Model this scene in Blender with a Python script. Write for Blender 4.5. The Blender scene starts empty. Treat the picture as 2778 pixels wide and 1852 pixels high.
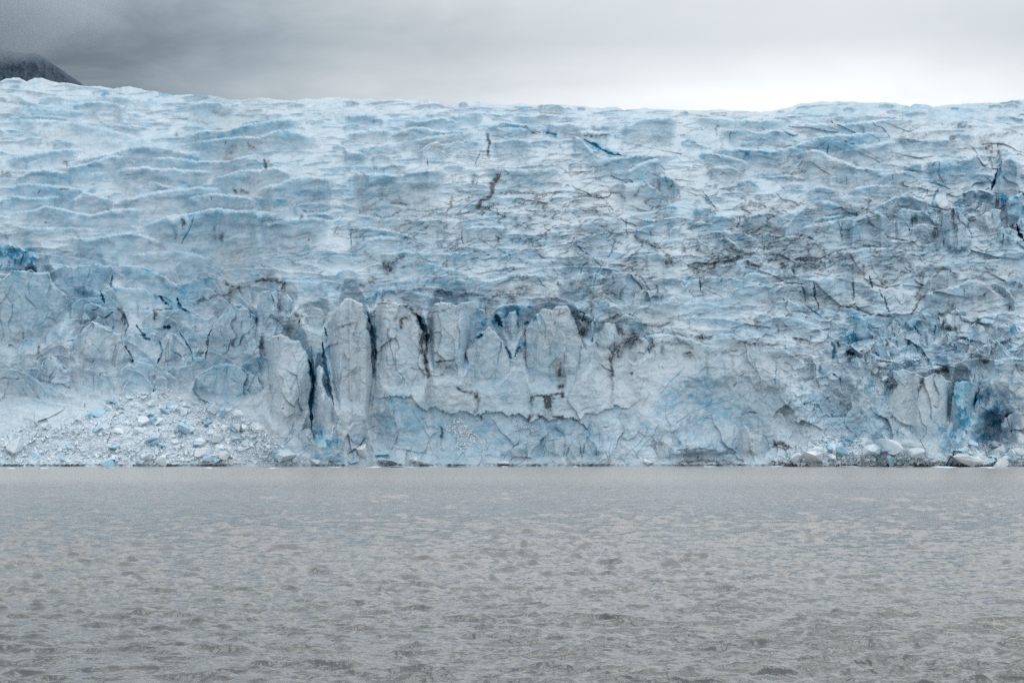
import bpy, bmesh, math, random
import numpy as np
from mathutils import Vector, Matrix

# ------------------------------------------------------------------ camera, sky, sun, exposure
SC = bpy.context.scene
COL = SC.collection
FPX = 5398.0            # focal length in photograph pixels (70 mm on 36 mm film, 2778 px wide)
HCAM = 8.0              # eye height over the lake, metres
TANP = 0.04706
PITCH = math.atan(TANP)
cam_d = bpy.data.cameras.new('camera')
cam_d.lens = FPX * 36.0 / 2778.0
cam_d.sensor_width = 36.0
cam_d.clip_start = 0.5
cam_d.clip_end = 30000
cam = bpy.data.objects.new('camera', cam_d)
COL.objects.link(cam)
cam.location = (0, 0, HCAM)
cam.rotation_euler = (math.radians(90) + PITCH, 0, 0)
SC.camera = cam

SUN_EL, SUN_AZ = math.radians(72), math.radians(16)     # azimuth clockwise from +Y (high behind the ice, to the right)
world = bpy.data.worlds.new('World')
SC.world = world
world.use_nodes = True
wn, wl = world.node_tree.nodes, world.node_tree.links
wn.clear()


def N(nodes, kind, **kw):
    n = nodes.new(kind)
    ins = kw.pop('ins', None)
    for k, v in kw.items():
        setattr(n, k, v)
    if ins:
        for k, v in ins.items():
            n.inputs[k].default_value = v
    return n


def ramp(nodes, stops, interp='LINEAR'):
    r = nodes.new('ShaderNodeValToRGB')
    e = r.color_ramp.elements
    r.color_ramp.interpolation = interp
    while len(e) > len(stops):
        e.remove(e[-1])
    while len(e) < len(stops):
        e.new(0.5)
    for q, (p, c) in zip(e, stops):
        q.position = p
        if isinstance(c, (int, float)):
            c = (c, c, c)
        q.color = (c[0], c[1], c[2], 1)
    return r


def build_world():
    out = N(wn, 'ShaderNodeOutputWorld')
    bg = N(wn, 'ShaderNodeBackground')
    sky = N(wn, 'ShaderNodeTexSky', sky_type='NISHITA', sun_disc=False)
    sky.sun_elevation = SUN_EL
    sky.sun_rotation = SUN_AZ
    sk = N(wn, 'ShaderNodeVectorMath', operation='SCALE')
    sk.inputs['Scale'].default_value = 0.09
    wl.new(sky.outputs[0], sk.inputs[0])
    tc = N(wn, 'ShaderNodeTexCoord')
    sep = N(wn, 'ShaderNodeSeparateXYZ')
    wl.new(tc.outputs['Generated'], sep.inputs[0])

    def M(op, a, b=None, c=None, clamp=False):
        m = N(wn, 'ShaderNodeMath', operation=op, use_clamp=clamp)
        for i, v in enumerate((a, b, c)):
            if v is None:
                continue
            if isinstance(v, (int, float)):
                m.inputs[i].default_value = v
            else:
                wl.new(v, m.inputs[i])
        return m.outputs[0]
    X, Y, Z = sep.outputs
    # direction to bright patch of thin cloud over the ice, right of the middle
    az = M('ARCTAN2', X, Y)
    el = M('ARCSINE', Z)
    # soft warp by noise
    nz = N(wn, 'ShaderNodeTexNoise', ins={'Scale': 5.0, 'Detail': 5.0, 'Roughness': 0.5, 'Distortion': 0.3})
    mp = N(wn, 'ShaderNodeMapping', ins={'Scale': (1.0, 1.0, 3.0), 'Location': (2.3, 0.4, 1.1)})
    wl.new(tc.outputs['Generated'], mp.inputs[0])
    wl.new(mp.outputs[0], nz.inputs['Vector'])
    n = M('SUBTRACT', nz.outputs[0], 0.5)
    nz2 = N(wn, 'ShaderNodeTexNoise', ins={'Scale': 14.0, 'Detail': 8.0, 'Roughness': 0.62, 'Distortion': 0.9})
    wl.new(mp.outputs[0], nz2.inputs['Vector'])
    n2 = M('SUBTRACT', nz2.outputs[0], 0.5)
    azw = M('ADD', az, M('MULTIPLY', n, 0.25))
    elw = M('ADD', el, M('MULTIPLY', n2, 0.045))
    # bright veil: bell in azimuth about +7 deg, near the ice edge
    da = M('DIVIDE', M('SUBTRACT', azw, 0.150), 0.23)
    bell = M('EXPONENT', M('MULTIPLY', M('MULTIPLY', da, da), -1.0))
    de = M('DIVIDE', M('SUBTRACT', elw, 0.162), 0.036)
    bell_e = M('DIVIDE', 1.0, M('ADD', 1.0, M('MULTIPLY', M('MAXIMUM', de, 0.0), M('MAXIMUM', de, 0.0))))
    veil = M('MULTIPLY', bell, bell_e)
    # dark slope of cloud towards the left (the mountain's cloud)
    left = M('MULTIPLY', M('SUBTRACT', -0.02, azw), 4.6, clamp=True)
    # bright belt added to unseen sky just above frame, for water reflections; duller overhead
    up = M('MULTIPLY', M('MULTIPLY', M('SUBTRACT', el, 0.195), 6.0, clamp=True), M('SUBTRACT', 1.0, M('MULTIPLY', M('MULTIPLY', M('SUBTRACT', el, 0.40), 2.6, clamp=True), 0.90)))
    base = M('ADD', 0.355, M('MULTIPLY', n2, 0.24))
    v = M('ADD', base, M('MULTIPLY', veil, 0.47))
    v = M('SUBTRACT', v, M('MULTIPLY', left, 0.215))
    v = M('ADD', v, M('MULTIPLY', up, 0.88))
    zz = M('MAXIMUM', Z, 0.0)
    v = M('ADD', v, M('MULTIPLY', M('MULTIPLY', zz, zz), 0.35))
    v = M('MAXIMUM', v, 0.08)
    # brightness added to the unseen sky behind the viewer, to light the ice front
    back = M('MULTIPLY', M('MULTIPLY', Y, -1.0, clamp=True), -0.48)
    v = M('SUBTRACT', v, back)
    tint = ramp(wn, [(0.0, (0.70, 0.94, 1.13)), (0.30, (0.83, 0.985, 1.10)), (0.50, (0.93, 1.0, 1.05)), (0.9, (0.98, 1.0, 1.015))])
    wl.new(v, tint.inputs[0])
    cl = N(wn, 'ShaderNodeVectorMath', operation='SCALE')
    wl.new(tint.outputs[0], cl.inputs[0])
    wl.new(v, cl.inputs['Scale'])
    mix = N(wn, 'ShaderNodeMix', data_type='RGBA')
    mix.inputs['Factor'].default_value = 0.97     # near-total cloud cover
    wl.new(sk.outputs[0], mix.inputs['A'])
    wl.new(cl.outputs[0], mix.inputs['B'])
    wl.new(mix.outputs['Result'], bg.inputs[0])
    bg.inputs[1].default_value = 1.0
    wl.new(bg.outputs[0], out.inputs[0])


build_world()

sun_d = bpy.data.lights.new('sun', 'SUN')
sun_d.energy = 0.95
sun_d.angle = math.radians(36)
sun_d.color = (1.0, 0.985, 0.965)
sun = bpy.data.objects.new('sun', sun_d)
COL.objects.link(sun)
sdir = Vector((math.sin(SUN_AZ) * math.cos(SUN_EL), math.cos(SUN_AZ) * math.cos(SUN_EL), math.sin(SUN_EL)))
sun.rotation_euler = (-sdir).to_track_quat('-Z', 'Y').to_euler()
sun.location = sdir * 900

SC.view_settings.view_transform = 'Standard'
SC.view_settings.look = 'None'
SC.view_settings.exposure = 0.36
SC.view_settings.gamma = 1.0
SC.render.engine = 'CYCLES'
SC.cycles.max_bounces = 6
SC.cycles.diffuse_bounces = 4
SC.cycles.volume_bounces = 3
SC.cycles.use_denoising = False

# ------------------------------------------------------------------ numeric helpers
rng = np.random.default_rng(11)
F4 = np.float32
_perm = np.random.default_rng(5).permutation(256).astype(np.int32)
_perm = np.concatenate([_perm, _perm, _perm])
_g = np.random.default_rng(6).normal(size=(256, 3))
_g = (_g / np.linalg.norm(_g, axis=1, keepdims=True)).astype(F4)


def _perlin(x, y, z):
    xf, yf, zf = np.floor(x), np.floor(y), np.floor(z)
    xi, yi, zi = xf.astype(np.int32) & 255, yf.astype(np.int32) & 255, zf.astype(np.int32) & 255
    x, y, z = x - xf, y - yf, z - zf
    u, v, w = (t * t * t * (t * (t * 6 - 15) + 10) for t in (x, y, z))
    acc = 0
    for dx in (0, 1):
        a = _perm[xi + dx]
        wx = u if dx else 1 - u
        for dy in (0, 1):
            b = _perm[a + yi + dy]
            wy = wx * (v if dy else 1 - v)
            for dz in (0, 1):
                g = _g[_perm[b + zi + dz]]
                acc = acc + wy * (w if dz else 1 - w) * (g[:, 0] * (x - dx) + g[:, 1] * (y - dy) + g[:, 2] * (z - dz))
    return acc * 1.6


def noise(x, y, z):
    shp = np.broadcast(x, y, z).shape
    x, y, z = (np.ascontiguousarray(np.broadcast_to(t, shp), F4).ravel() for t in (x, y, z))
    out = np.empty(x.size, F4)
    for i in range(0, x.size, 65536):
        s = slice(i, i + 65536)
        out[s] = _perlin(x[s], y[s], z[s])
    return out.reshape(shp)


def fbm(x, y, z, octv=4, gain=0.5, mode=''):
    a, f, s, t = 1.0, 1.0, 0, 0
    for o in range(octv):
        n = noise(x * f + o * 17.3, y * f + o * 9.1, z * f - o * 4.7)
        if mode == 'ridge':
            n = 1 - 2 * np.abs(n)
        elif mode == 'billow':
            n = 2 * np.abs(n) - 1
        s = s + a * n
        t += a
        a *= gain
        f *= 2.07
    return s / t


def h2(i, j, k):
    v = (i.astype(np.int64) * 73856093) ^ (j.astype(np.int64) * 19349663) ^ (k * 83492791)
    v = (v ^ (v >> 13)) * 1274126177
    return ((v ^ (v >> 16)) & 0xffff).astype(F4) / 65535.0


def plates(x, z, k, tilt=0.6, chunk=65536):
    """Broken plates: every Voronoi cell of the (x, z) plane gets its own offset and tilt. Range about -1..1."""
    shp = x.shape
    x, z = np.ascontiguousarray(x, F4).ravel(), np.ascontiguousarray(z, F4).ravel()
    out = np.empty(x.size, F4)
    for i in range(0, x.size, chunk):
        a, b = x[i:i + chunk], z[i:i + chunk]
        ia, ib = np.floor(a).astype(np.int32), np.floor(b).astype(np.int32)
        best = np.full(a.size, 9.0, F4)
        val = np.zeros(a.size, F4)
        for di in (-1, 0, 1):
            for dj in (-1, 0, 1):
                ci, cj = ia + di, ib + dj
                px, pz = ci + h2(ci, cj, k), cj + h2(ci, cj, k + 1)
                dx, dz = a - px, b - pz
                d = dx * dx + dz * dz
                m = d < best
                v = (h2(ci, cj, k + 2) - .5) + tilt * ((h2(ci, cj, k + 3) - .5) * dx + (h2(ci, cj, k + 4) - .5) * dz) * 2
                best = np.where(m, d, best)
                val = np.where(m, v, val)
        out[i:i + chunk] = val
    return out.reshape(shp)


def sstep(a, b, x):
    t = np.clip((x - a) / (b - a), 0, 1)
    return t * t * (3 - 2 * t)


CP, SP = math.cos(PITCH), math.sin(PITCH)


def place(X, Y, D):
    """World point seen at photograph pixel (X, Y) at ground distance D."""
    xc, yc = (X - 1389.0) / FPX, (926.0 - Y) / FPX
    dy, dz = CP - yc * SP, SP + yc * CP
    t = D / dy
    return xc * t, D + 0 * t, HCAM + dz * t


# crops of the photograph in which the features were surveyed: name -> (x0, y0, scale)
CR = {'A': (0, 600, .4401), 'B': (700, 700, .3763), 'C': (1300, 700, .3763), 'E': (2000, 700, .3762),
      'F': (0, 100, .3954), 'G': (926, 200, .3954), 'H': (1852, 200, .3954), 'S': (0, 0, 1.0)}


def pts(s):
    """'F 0,305 40,290' -> array of source pixels"""
    k, *r = s.split()
    x0, y0, sc = CR[k]
    a = np.array([[float(t) for t in q.split(',')] for q in r])
    return a * sc + (x0, y0)


def wiggle(x, amp, seed, wl_=14.0):
    z = np.full_like(x, seed * 3.71)
    return amp * (noise(x / wl_, z, z) + .5 * noise(x / (wl_ * .41), z, z + 7) + .3 * noise(x / (wl_ * .17), z, z + 3))


# ------------------------------------------------------------------ survey of the ice
SKYLINE = np.concatenate([pts('F 0,305 40,290 85,280 130,280 185,303 240,283 290,283 350,305 400,315 480,320 580,338 690,336 780,360 840,342 900,342 1000,370 1060,372 1110,388 1180,400 1300,398 1450,403 1560,430 1640,434 1780,417 1900,430 2000,438 2100,424 2150,432 2240,418 2330,418'),
    pts('G 0,165 100,178 200,170 240,186 300,178 400,172 440,186 550,180 640,186 700,210 760,205 830,190 930,192 1000,200 1060,207 1150,212 1220,207 1350,214 1450,208 1550,216 1700,226 1800,236 1890,225 1940,250 2060,237 2200,245 2330,250'),
    pts('H 0,250 100,252 250,248 420,258 560,260 650,250 740,225 800,205 870,205 960,192 1080,190 1200,195 1260,200 1400,195 1500,212 1560,222 1585,207 1660,210 1720,225 1850,212 2000,206 2150,200 2260,185 2342,182')])
CLIFF = np.array([[-900, 880], [0, 880], [150, 890], [300, 880], [500, 850], [700, 830], [950, 800], [1200, 800], [1400, 830], [1600, 860],
                  [1800, 930], [2000, 935], [2150, 960], [2300, 985], [2450, 1010], [2600, 1010], [2778, 1000], [3700, 980]], float)

# crest lines: (points, reach of the face below it in px, strength, blueness)
CREST = [
 ('S 1790,1240 1840,1222 1900,1212 1960,1220 2020,1240', 26, 1.2, .2),
 ('F 0,478 150,475 350,490 560,505 700,515', 26, .7, .1), ('F 560,520 700,508 900,515 1000,535 1060,570', 22, .6, .1),
 ('F 0,575 270,565 480,580 700,620 900,680 1080,712', 45, .5, 0), ('F 1250,480 1380,445 1500,450 1560,470 1650,450 1700,490', 24, .7, .1),
 ('F 0,390 120,400 260,465 420,480 560,470 760,490', 24, .5, .1), ('F 600,420 720,400 860,410 1000,440 1160,440', 22, .6, .1),
 ('F 1180,700 1330,660 1400,640 1560,640 1640,610 1820,580 1960,555 2120,560 2160,590', 34, 1, .6),
 ('F 1160,745 1400,710 1650,680 1740,680 1790,690 1860,645 1960,635 2050,655 2120,680 2230,700 2300,740', 32, 1, .25),
 ('F 0,690 200,700 350,710 600,720 760,760', 16, .5, 0), ('F 0,850 200,800 400,770 510,768 610,785', 26, 1, .5),
 ('F 370,880 560,840 750,790 960,742 1060,742 1160,765 1300,790 1450,775 1560,760', 32, 1, .2), ('F 130,890 300,820 380,815 410,835', 20, .8, .2),
 ('F 370,900 500,885 620,860 700,825 790,812 880,822 940,830', 34, 1, .45), ('F 900,838 1110,825 1240,828 1330,850 1560,850 1700,810 1850,785', 28, .9, .3),
 ('F 0,910 200,915 300,930 560,925 860,925', 24, .8, .2), ('F 60,1000 130,960 200,915 300,905 400,920 480,960', 34, 1, .3),
 ('F 690,1000 800,920 900,895 1000,885 1080,905 1200,900 1250,910 1400,915 1540,935', 44, 1, .35),
 ('F 0,1040 120,1010 220,1003 400,1020 520,1035 600,1050 650,1015 700,1020 740,1050', 34, 1, .3),
 ('F 1400,990 1560,940 1660,910 1760,910 1860,895 1920,900 1990,930 2100,960', 40, 1, .35),
 ('F 830,1050 960,1015 1050,983 1120,1015 1210,1025 1300,995 1400,1000', 28, .9, .3), ('F 0,1105 100,1085 200,1105 400,1090 480,1100', 34, 1, .3),
 ('F 430,1180 500,1110 580,1060 660,1080 740,1110 810,1135', 44, 1, .35), ('F 700,1190 850,1110 960,1085 1080,1055 1170,1045 1260,1035 1380,1030 1520,1040 1600,1080', 42, 1, .2),
 ('F 1180,1210 1260,1120 1340,1085 1480,1072 1600,1085 1700,1095 1770,1130 1830,1165', 36, 1, .2), ('F 1700,1095 1860,1100 1960,1110 2020,1140', 20, 1, .6),
 ('F 1720,1090 1800,1030 1920,1000 2000,965 2140,950 2240,970 2340,1000', 56, 1, .1),
 ('F 0,1240 130,1195 220,1190 310,1155 400,1170 520,1200 640,1220 720,1190 870,1172 1000,1180 1100,1205 1160,1225', 40, 1, .4),
 ('F 900,1340 1060,1260 1180,1220 1320,1210 1400,1185 1490,1172 1600,1188 1760,1190 1850,1200 2000,1195', 84, 1.1, .5),
 ('F 660,1310 760,1280 850,1275 980,1310', 16, .7, 0), ('F 0,1275 100,1290 200,1305 380,1305 500,1305 620,1310 720,1335 800,1340', 26, .9, .3),
 ('F 380,1350 500,1370 600,1385 700,1365 850,1340 950,1345 1060,1380 1180,1405 1280,1435', 44, .9, .1),
 ('F 1400,1420 1560,1380 1700,1330 1800,1285 1900,1262 2050,1240 2150,1238 2300,1260 2342,1270', 60, 1, .1), ('F 2080,1230 2150,1205 2220,1205 2310,1240', 16, 1, .9),
 ('F 800,1545 900,1490 1050,1470 1220,1462 1330,1480 1420,1510 1560,1530', 40, .9, .2), ('F 1540,1560 1680,1520 1760,1500 1830,1510 1880,1535', 24, .8, .1),
 ('G 0,300 60,280 150,275 220,280 270,290', 16, .9, .3), ('G 380,340 450,318 540,325 620,303 700,300 800,325 900,335', 18, 1, .5),
 ('G 720,300 800,280 860,260 930,258 1000,280', 22, .9, .3), ('G 1120,330 1150,295 1220,280 1300,285 1400,275 1500,285 1600,290 1700,290', 20, .9, .4),
 ('G 280,460 380,400 470,365 560,362 620,385 800,395 930,400 1000,405', 30, 1, .45), ('G 20,420 120,395 200,380 280,385 370,400', 22, 1, .5),
 ('G 400,470 520,450 620,425 750,410 850,400 980,402', 26, .9, .2), ('G 960,400 990,360 1040,355 1100,325 1200,340 1280,350 1380,380', 20, 1, .5),
 ('G 1010,400 1060,375 1150,362 1240,370 1320,385', 22, .9, .2), ('G 1380,370 1430,340 1500,345 1560,330 1620,350 1700,385', 26, 1, .5),
 ('G 1700,350 1780,360 1860,345 1920,365', 18, .8, .2), ('G 1860,420 1960,350 2050,310 2150,295 2250,300 2342,305', 40, .9, .2),
 ('G 600,520 700,490 800,450 900,460 1000,465', 22, .9, .3), ('G 1010,500 1060,460 1180,445 1250,450 1330,490', 34, .9, .3),
 ('G 1580,410 1650,390 1760,395 1870,400', 22, .9, .3), ('G 0,515 60,530 140,540 180,560', 28, 1, .4), ('G 60,525 200,490 400,470 500,480', 20, .8, .4),
 ('G 5,800 30,740 100,680 250,685 400,690 500,660 600,655 700,665 760,690 780,750', 70, 1.1, .3), ('G 930,670 980,640 1060,645 1140,655 1300,650 1440,645 1560,655', 34, .9, .35),
 ('G 1600,620 1700,595 1900,570 2030,555 2150,550 2342,560', 28, .9, .25), ('G 1560,440 1600,420 1650,450 1720,530 1780,580', 40, .6, .2),
 ('G 1900,700 2000,640 2080,600 2160,575 2240,640', 44, .8, .3), ('G 2150,710 2200,690 2260,705 2300,740 2330,790', 34, 1, .4),
 ('G 1850,745 1920,750 2110,745 2180,800 2280,930', 50, .8, 0), ('G 170,940 260,905 350,888 450,905 520,900', 26, .9, .2), ('G 0,895 80,900 150,930', 18, .8, .3),
 ('G 0,950 120,965 300,990 500,990 620,1000 800,1000 880,1005', 22, 1, .4), ('G 700,990 870,960 1000,975 1200,965 1400,980', 18, .7, .1),
 ('G 800,1110 870,1050 980,1040 1100,1050 1180,1060', 24, .9, .3), ('G 1560,1050 1700,1010 1800,1000 1920,980 1980,985', 36, .9, .3),
 ('G 1990,1030 2060,990 2160,1000 2260,985 2342,985', 30, 1, .6), ('G 1990,1100 2060,1050 2140,1030 2180,1050', 20, 1, .7), ('G 2230,1100 2280,1045 2342,1045', 26, 1, .5),
 ('G 0,1060 80,1060 200,1050 330,1070 480,1110 600,1140', 26, .9, .2), ('G 0,1280 70,1180 140,1130 300,1110 500,1120', 40, .7, .1),
 ('G 200,1250 300,1230 450,1215 600,1225 700,1240', 24, .8, .1), ('G 740,1270 800,1230 900,1220 960,1230', 24, .8, .1), ('G 1580,1190 1620,1120 1700,1100 1760,1130', 32, .9, .2),
 ('G 1070,1115 1180,1105 1280,1110', 16, .8, .1), ('G 1380,1100 1430,1075 1520,1090', 18, .8, .2), ('G 2060,1240 2160,1230 2220,1250 2260,1300', 24, .9, .1),
 ('G 650,1380 760,1335 830,1350 870,1380', 16, .8, .3), ('G 870,1480 1000,1420 1200,1370 1350,1380 1450,1400 1500,1450', 22, 1, .5),
 ('G 1900,1000 2000,960 2150,940 2342,930', 20, .7, .2), ('G 1240,1290 1400,1270 1560,1290', 16, .6, 0),
 ('H 0,300 180,296 330,310 460,320 680,312 760,320 830,318', 22, .9, .4), ('H 940,320 1050,285 1160,290 1300,280 1450,290 1600,310', 18, .9, .3),
 ('H 660,365 760,345 900,340 1100,345 1250,325 1400,310 1600,315 1700,340', 26, .9, .3), ('H 230,420 290,385 380,375 450,390 540,400 620,385 800,400', 28, .9, .2),
 ('H 60,555 250,520 400,510 560,520 690,515 800,480 930,430 1060,410 1150,415 1250,405 1420,405 1530,430', 36, 1.1, .85), ('H 330,490 420,465 560,455 700,460 760,465', 14, .9, .3),
 ('H 410,570 450,530 540,520 650,540 710,575', 30, 1, .6), ('H 80,560 150,540 300,560 420,590 530,660', 24, .9, .3),
 ('H 720,575 790,535 900,520 960,530 1000,560 1100,590 1200,640 1480,665', 54, .9, .15), ('H 1000,545 1010,480 1060,450 1120,460 1180,490 1300,480 1420,460 1520,480', 40, .9, .1),
 ('H 1400,480 1440,430 1560,440 1700,455 1860,440 1960,480', 26, 1, .3), ('H 1820,420 1900,400 2000,420 2020,440', 16, .9, .4), ('H 1500,640 1600,610 1650,625', 22, 1, .8),
 ('H 1650,610 1750,600 1900,590 2000,570 2080,560', 46, 1.1, .6), ('H 2130,760 2190,590 2240,565 2300,600 2342,650', 80, 1, 0), ('H 980,700 1080,690 1250,670 1400,680 1500,665 1700,680', 34, .9, .2),
 ('H 830,840 900,770 980,770 1060,800 1100,820', 26, .9, .1), ('H 1100,820 1180,780 1300,760 1420,765 1480,750', 28, 1, .5), ('H 1000,860 1160,830 1260,840 1340,870 1380,900', 22, .8, .1),
 ('H 60,960 90,915 160,915 240,945', 20, 1, .5), ('H 870,900 930,870 1000,865 1060,895 1130,915 1230,890 1290,880', 30, 1, .4), ('H 1250,950 1380,880 1480,835 1560,828 1640,860 1750,900', 36, 1, .5),
 ('H 120,990 200,965 300,970 380,985', 26, 1, .4), ('H 380,1060 440,980 520,950 620,945 680,980 720,1010', 44, 1, .3), ('H 0,1020 100,1010 200,1030 300,1030 330,1055', 18, 1, .8),
 ('H 640,1090 720,1030 780,950 840,915 900,905 950,940', 40, 1, .3), ('H 770,1000 820,970 880,965 920,990', 22, 1, .5), ('H 890,1020 960,985 1100,965 1250,960', 18, 1, .7),
 ('H 720,1110 850,1040 1000,1010 1080,1000 1200,970 1300,940', 44, .9, .1), ('H 1090,1110 1130,1020 1200,985 1330,935 1400,980 1450,1060', 64, 1.1, .35), ('H 1450,1040 1500,940 1560,930 1575,1000', 40, 1, .5),
 ('H 150,1130 180,1085 300,1075 350,1080 440,1090 560,1170', 30, .9, .4), ('H 530,1130 550,1090 600,1085 640,1110', 24, 1, .4), ('H 560,1200 650,1130 750,1105 850,1130 930,1150 1000,1190', 44, 1, .1),
 ('H 200,1150 260,1120 320,1130 380,1180 450,1230', 30, .9, .1), ('H 960,1240 1100,1220 1250,1195 1430,1190 1600,1230 1700,1290', 44, .9, .1), ('H 1350,1180 1420,1140 1520,1150 1600,1140', 20, .9, .1),
 ('H 1580,960 1660,930 1740,940', 24, 1, .5), ('H 1930,830 1970,790 2080,795 2150,825 2190,860', 44, 1.1, 1), ('H 2200,880 2260,840 2342,810', 60, 1.1, .9),
 ('H 130,1370 230,1330 330,1290 480,1260 560,1300', 30, .9, 0), ('H 370,1450 420,1380 480,1360 560,1380 620,1400', 26, .9, .1), ('H 630,1360 660,1340 740,1330 770,1390 830,1370', 26, 1, 0),
 ('H 0,1480 60,1410 120,1400 300,1390 360,1420', 30, .9, .2), ('H 780,1420 870,1400 1000,1390 1150,1390 1200,1400', 60, .9, .15), ('H 1640,1480 1720,1360 1820,1345 1880,1400', 44, .9, 0),
 ('H 1600,1530 1760,1480 1900,1450 1950,1410 2050,1420 2120,1490', 50, .9, .1), ('H 2190,1440 2240,1490 2300,1568', 40, .8, .1), ('H 1560,1320 1700,1300 1900,1320', 20, .7, 0),
 ('E 0,240 250,180 450,150 480,162', 40, .7, .1), ('E 590,370 600,260 680,190 780,200 830,250', 56, .7, .1), ('E 890,310 930,240 990,215 1030,250 1060,230 1120,210 1200,240 1290,300', 56, .9, .1),
 ('E 1260,400 1370,280 1440,235 1530,240 1640,190 1700,150 1780,170 1850,240 1950,300 2050,340', 70, 1, .1), ('E 1860,200 1900,180 1940,230 2030,330', 40, 1, .3),
 ('E 320,380 400,320 450,310 540,360 590,410', 26, 1, .5), ('E 590,430 620,380 700,380 760,420', 18, .9, .4), ('E 790,440 810,400 870,430 950,490', 34, 1.1, .7), ('E 890,460 940,400 1010,430 1030,450', 24, 1, .3),
 ('E 340,540 430,500 520,490 640,530 760,545 900,530', 22, .9, .2), ('E 280,420 380,390 480,400 620,440 800,460 890,520', 34, .8, .1), ('E 0,560 160,570 330,590 420,560 520,560 560,590', 20, .9, .2),
 ('E 1640,470 1700,420 1800,410 1900,390 2068,380', 34, 1, .5), ('E 1150,460 1210,420 1280,430 1400,460 1520,480', 34, 1.1, .8), ('E 1640,540 1700,470 1800,430 1900,480', 40, 1, .2), ('E 1830,540 1900,480 1960,480 2000,560', 40, 1, .4),
 ('E 0,640 130,605 300,615 360,680 440,720 500,760 620,740 700,760', 60, .8, .1), ('E 640,640 680,590 760,560 840,560 860,620', 40, 1.1, .4),
 # front of the ice
 ('A 0,350 60,310 150,305 200,320 290,310 330,390 400,450 470,530', 150, .8, .1), ('A 0,280 100,280 150,312', 24, 1, .7),
 ('A 220,270 340,260 420,270 440,290', 20, 1, .6), ('A 690,290 800,270 880,275 1000,330 1100,400 1210,460', 70, 1, .55), ('A 640,410 800,410 900,410 960,480 1000,540', 60, .9, .1),
 ('A 930,470 990,445 1060,480 1130,540', 30, 1, .7), ('A 400,800 480,700 560,620 650,640 760,700', 90, .8, .1), ('A 470,530 560,500 620,520 700,560', 50, .8, .2),
 ('A 1140,590 1180,570 1240,600 1320,600', 50, .9, .2), ('A 1300,740 1330,620 1380,560 1420,510 1500,515 1560,560', 110, .9, .2), ('A 1200,700 1240,680 1290,690', 30, .9, .1),
 ('A 0,900 60,890 150,930 250,990 400,1060 600,1130', 40, .7, .1), ('A 220,930 290,840 350,850 420,900 450,950', 44, .9, .2), ('A 360,870 440,850 490,900', 20, .9, .2), ('A 480,910 560,905 610,950 640,1010', 30, .9, .3),
 ('A 1170,1020 1280,900 1400,870 1600,950 1640,1050', 90, .8, .2), ('A 1440,940 1500,880 1580,900 1640,980', 40, .8, .4), ('A 440,1000 560,1030 640,1090', 24, .8, .3), ('A 0,1060 160,1080 340,1120 460,1140', 30, .6, 0),
 ('A 740,880 850,860 960,890 1000,950', 40, .7, .1), ('A 600,960 760,900 860,960 900,1010', 40, .6, .1),
 ('B 0,150 100,155 250,160 400,165 500,185 570,230 610,290', 40, .9, .1), ('B 420,280 520,285 600,310', 34, 1, .4), ('B 550,205 600,195 640,230', 14, 1, .8), ('B 960,250 1100,240 1200,260 1340,290 1450,320', 26, 1, .3),
 ('B 1560,330 1620,300 1700,320 1760,330', 20, .9, .1), ('B 1680,420 1720,345 1860,335', 50, 1.2, 1),
 ('C 110,400 150,340 230,330 350,335 430,350', 60, 1.2, 1), ('C 980,470 1060,440 1150,450 1240,490', 30, 1, .5), ('C 1060,690 1130,600 1200,560 1300,540 1450,560 1560,600 1700,640 1860,640', 60, .7, .1),
 ('C 1250,540 1330,480 1400,510 1540,580', 30, .9, .1), ('C 1100,370 1200,340 1400,305 1500,330 1600,310 1750,340 1860,380', 40, .7, .1), ('C 1420,250 1500,180 1590,140 1700,140', 40, .8, .3), ('C 0,110 150,100 300,110 450,150 560,200', 30, .8, .3),
 ('C 1010,420 1030,350 1080,325 1085,380', 24, 1, .3), ('C 1630,150 1700,110 1800,80 1860,60', 24, .8, .1), ('C 1560,620 1700,560 1860,540', 30, .7, .1),
]

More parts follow.
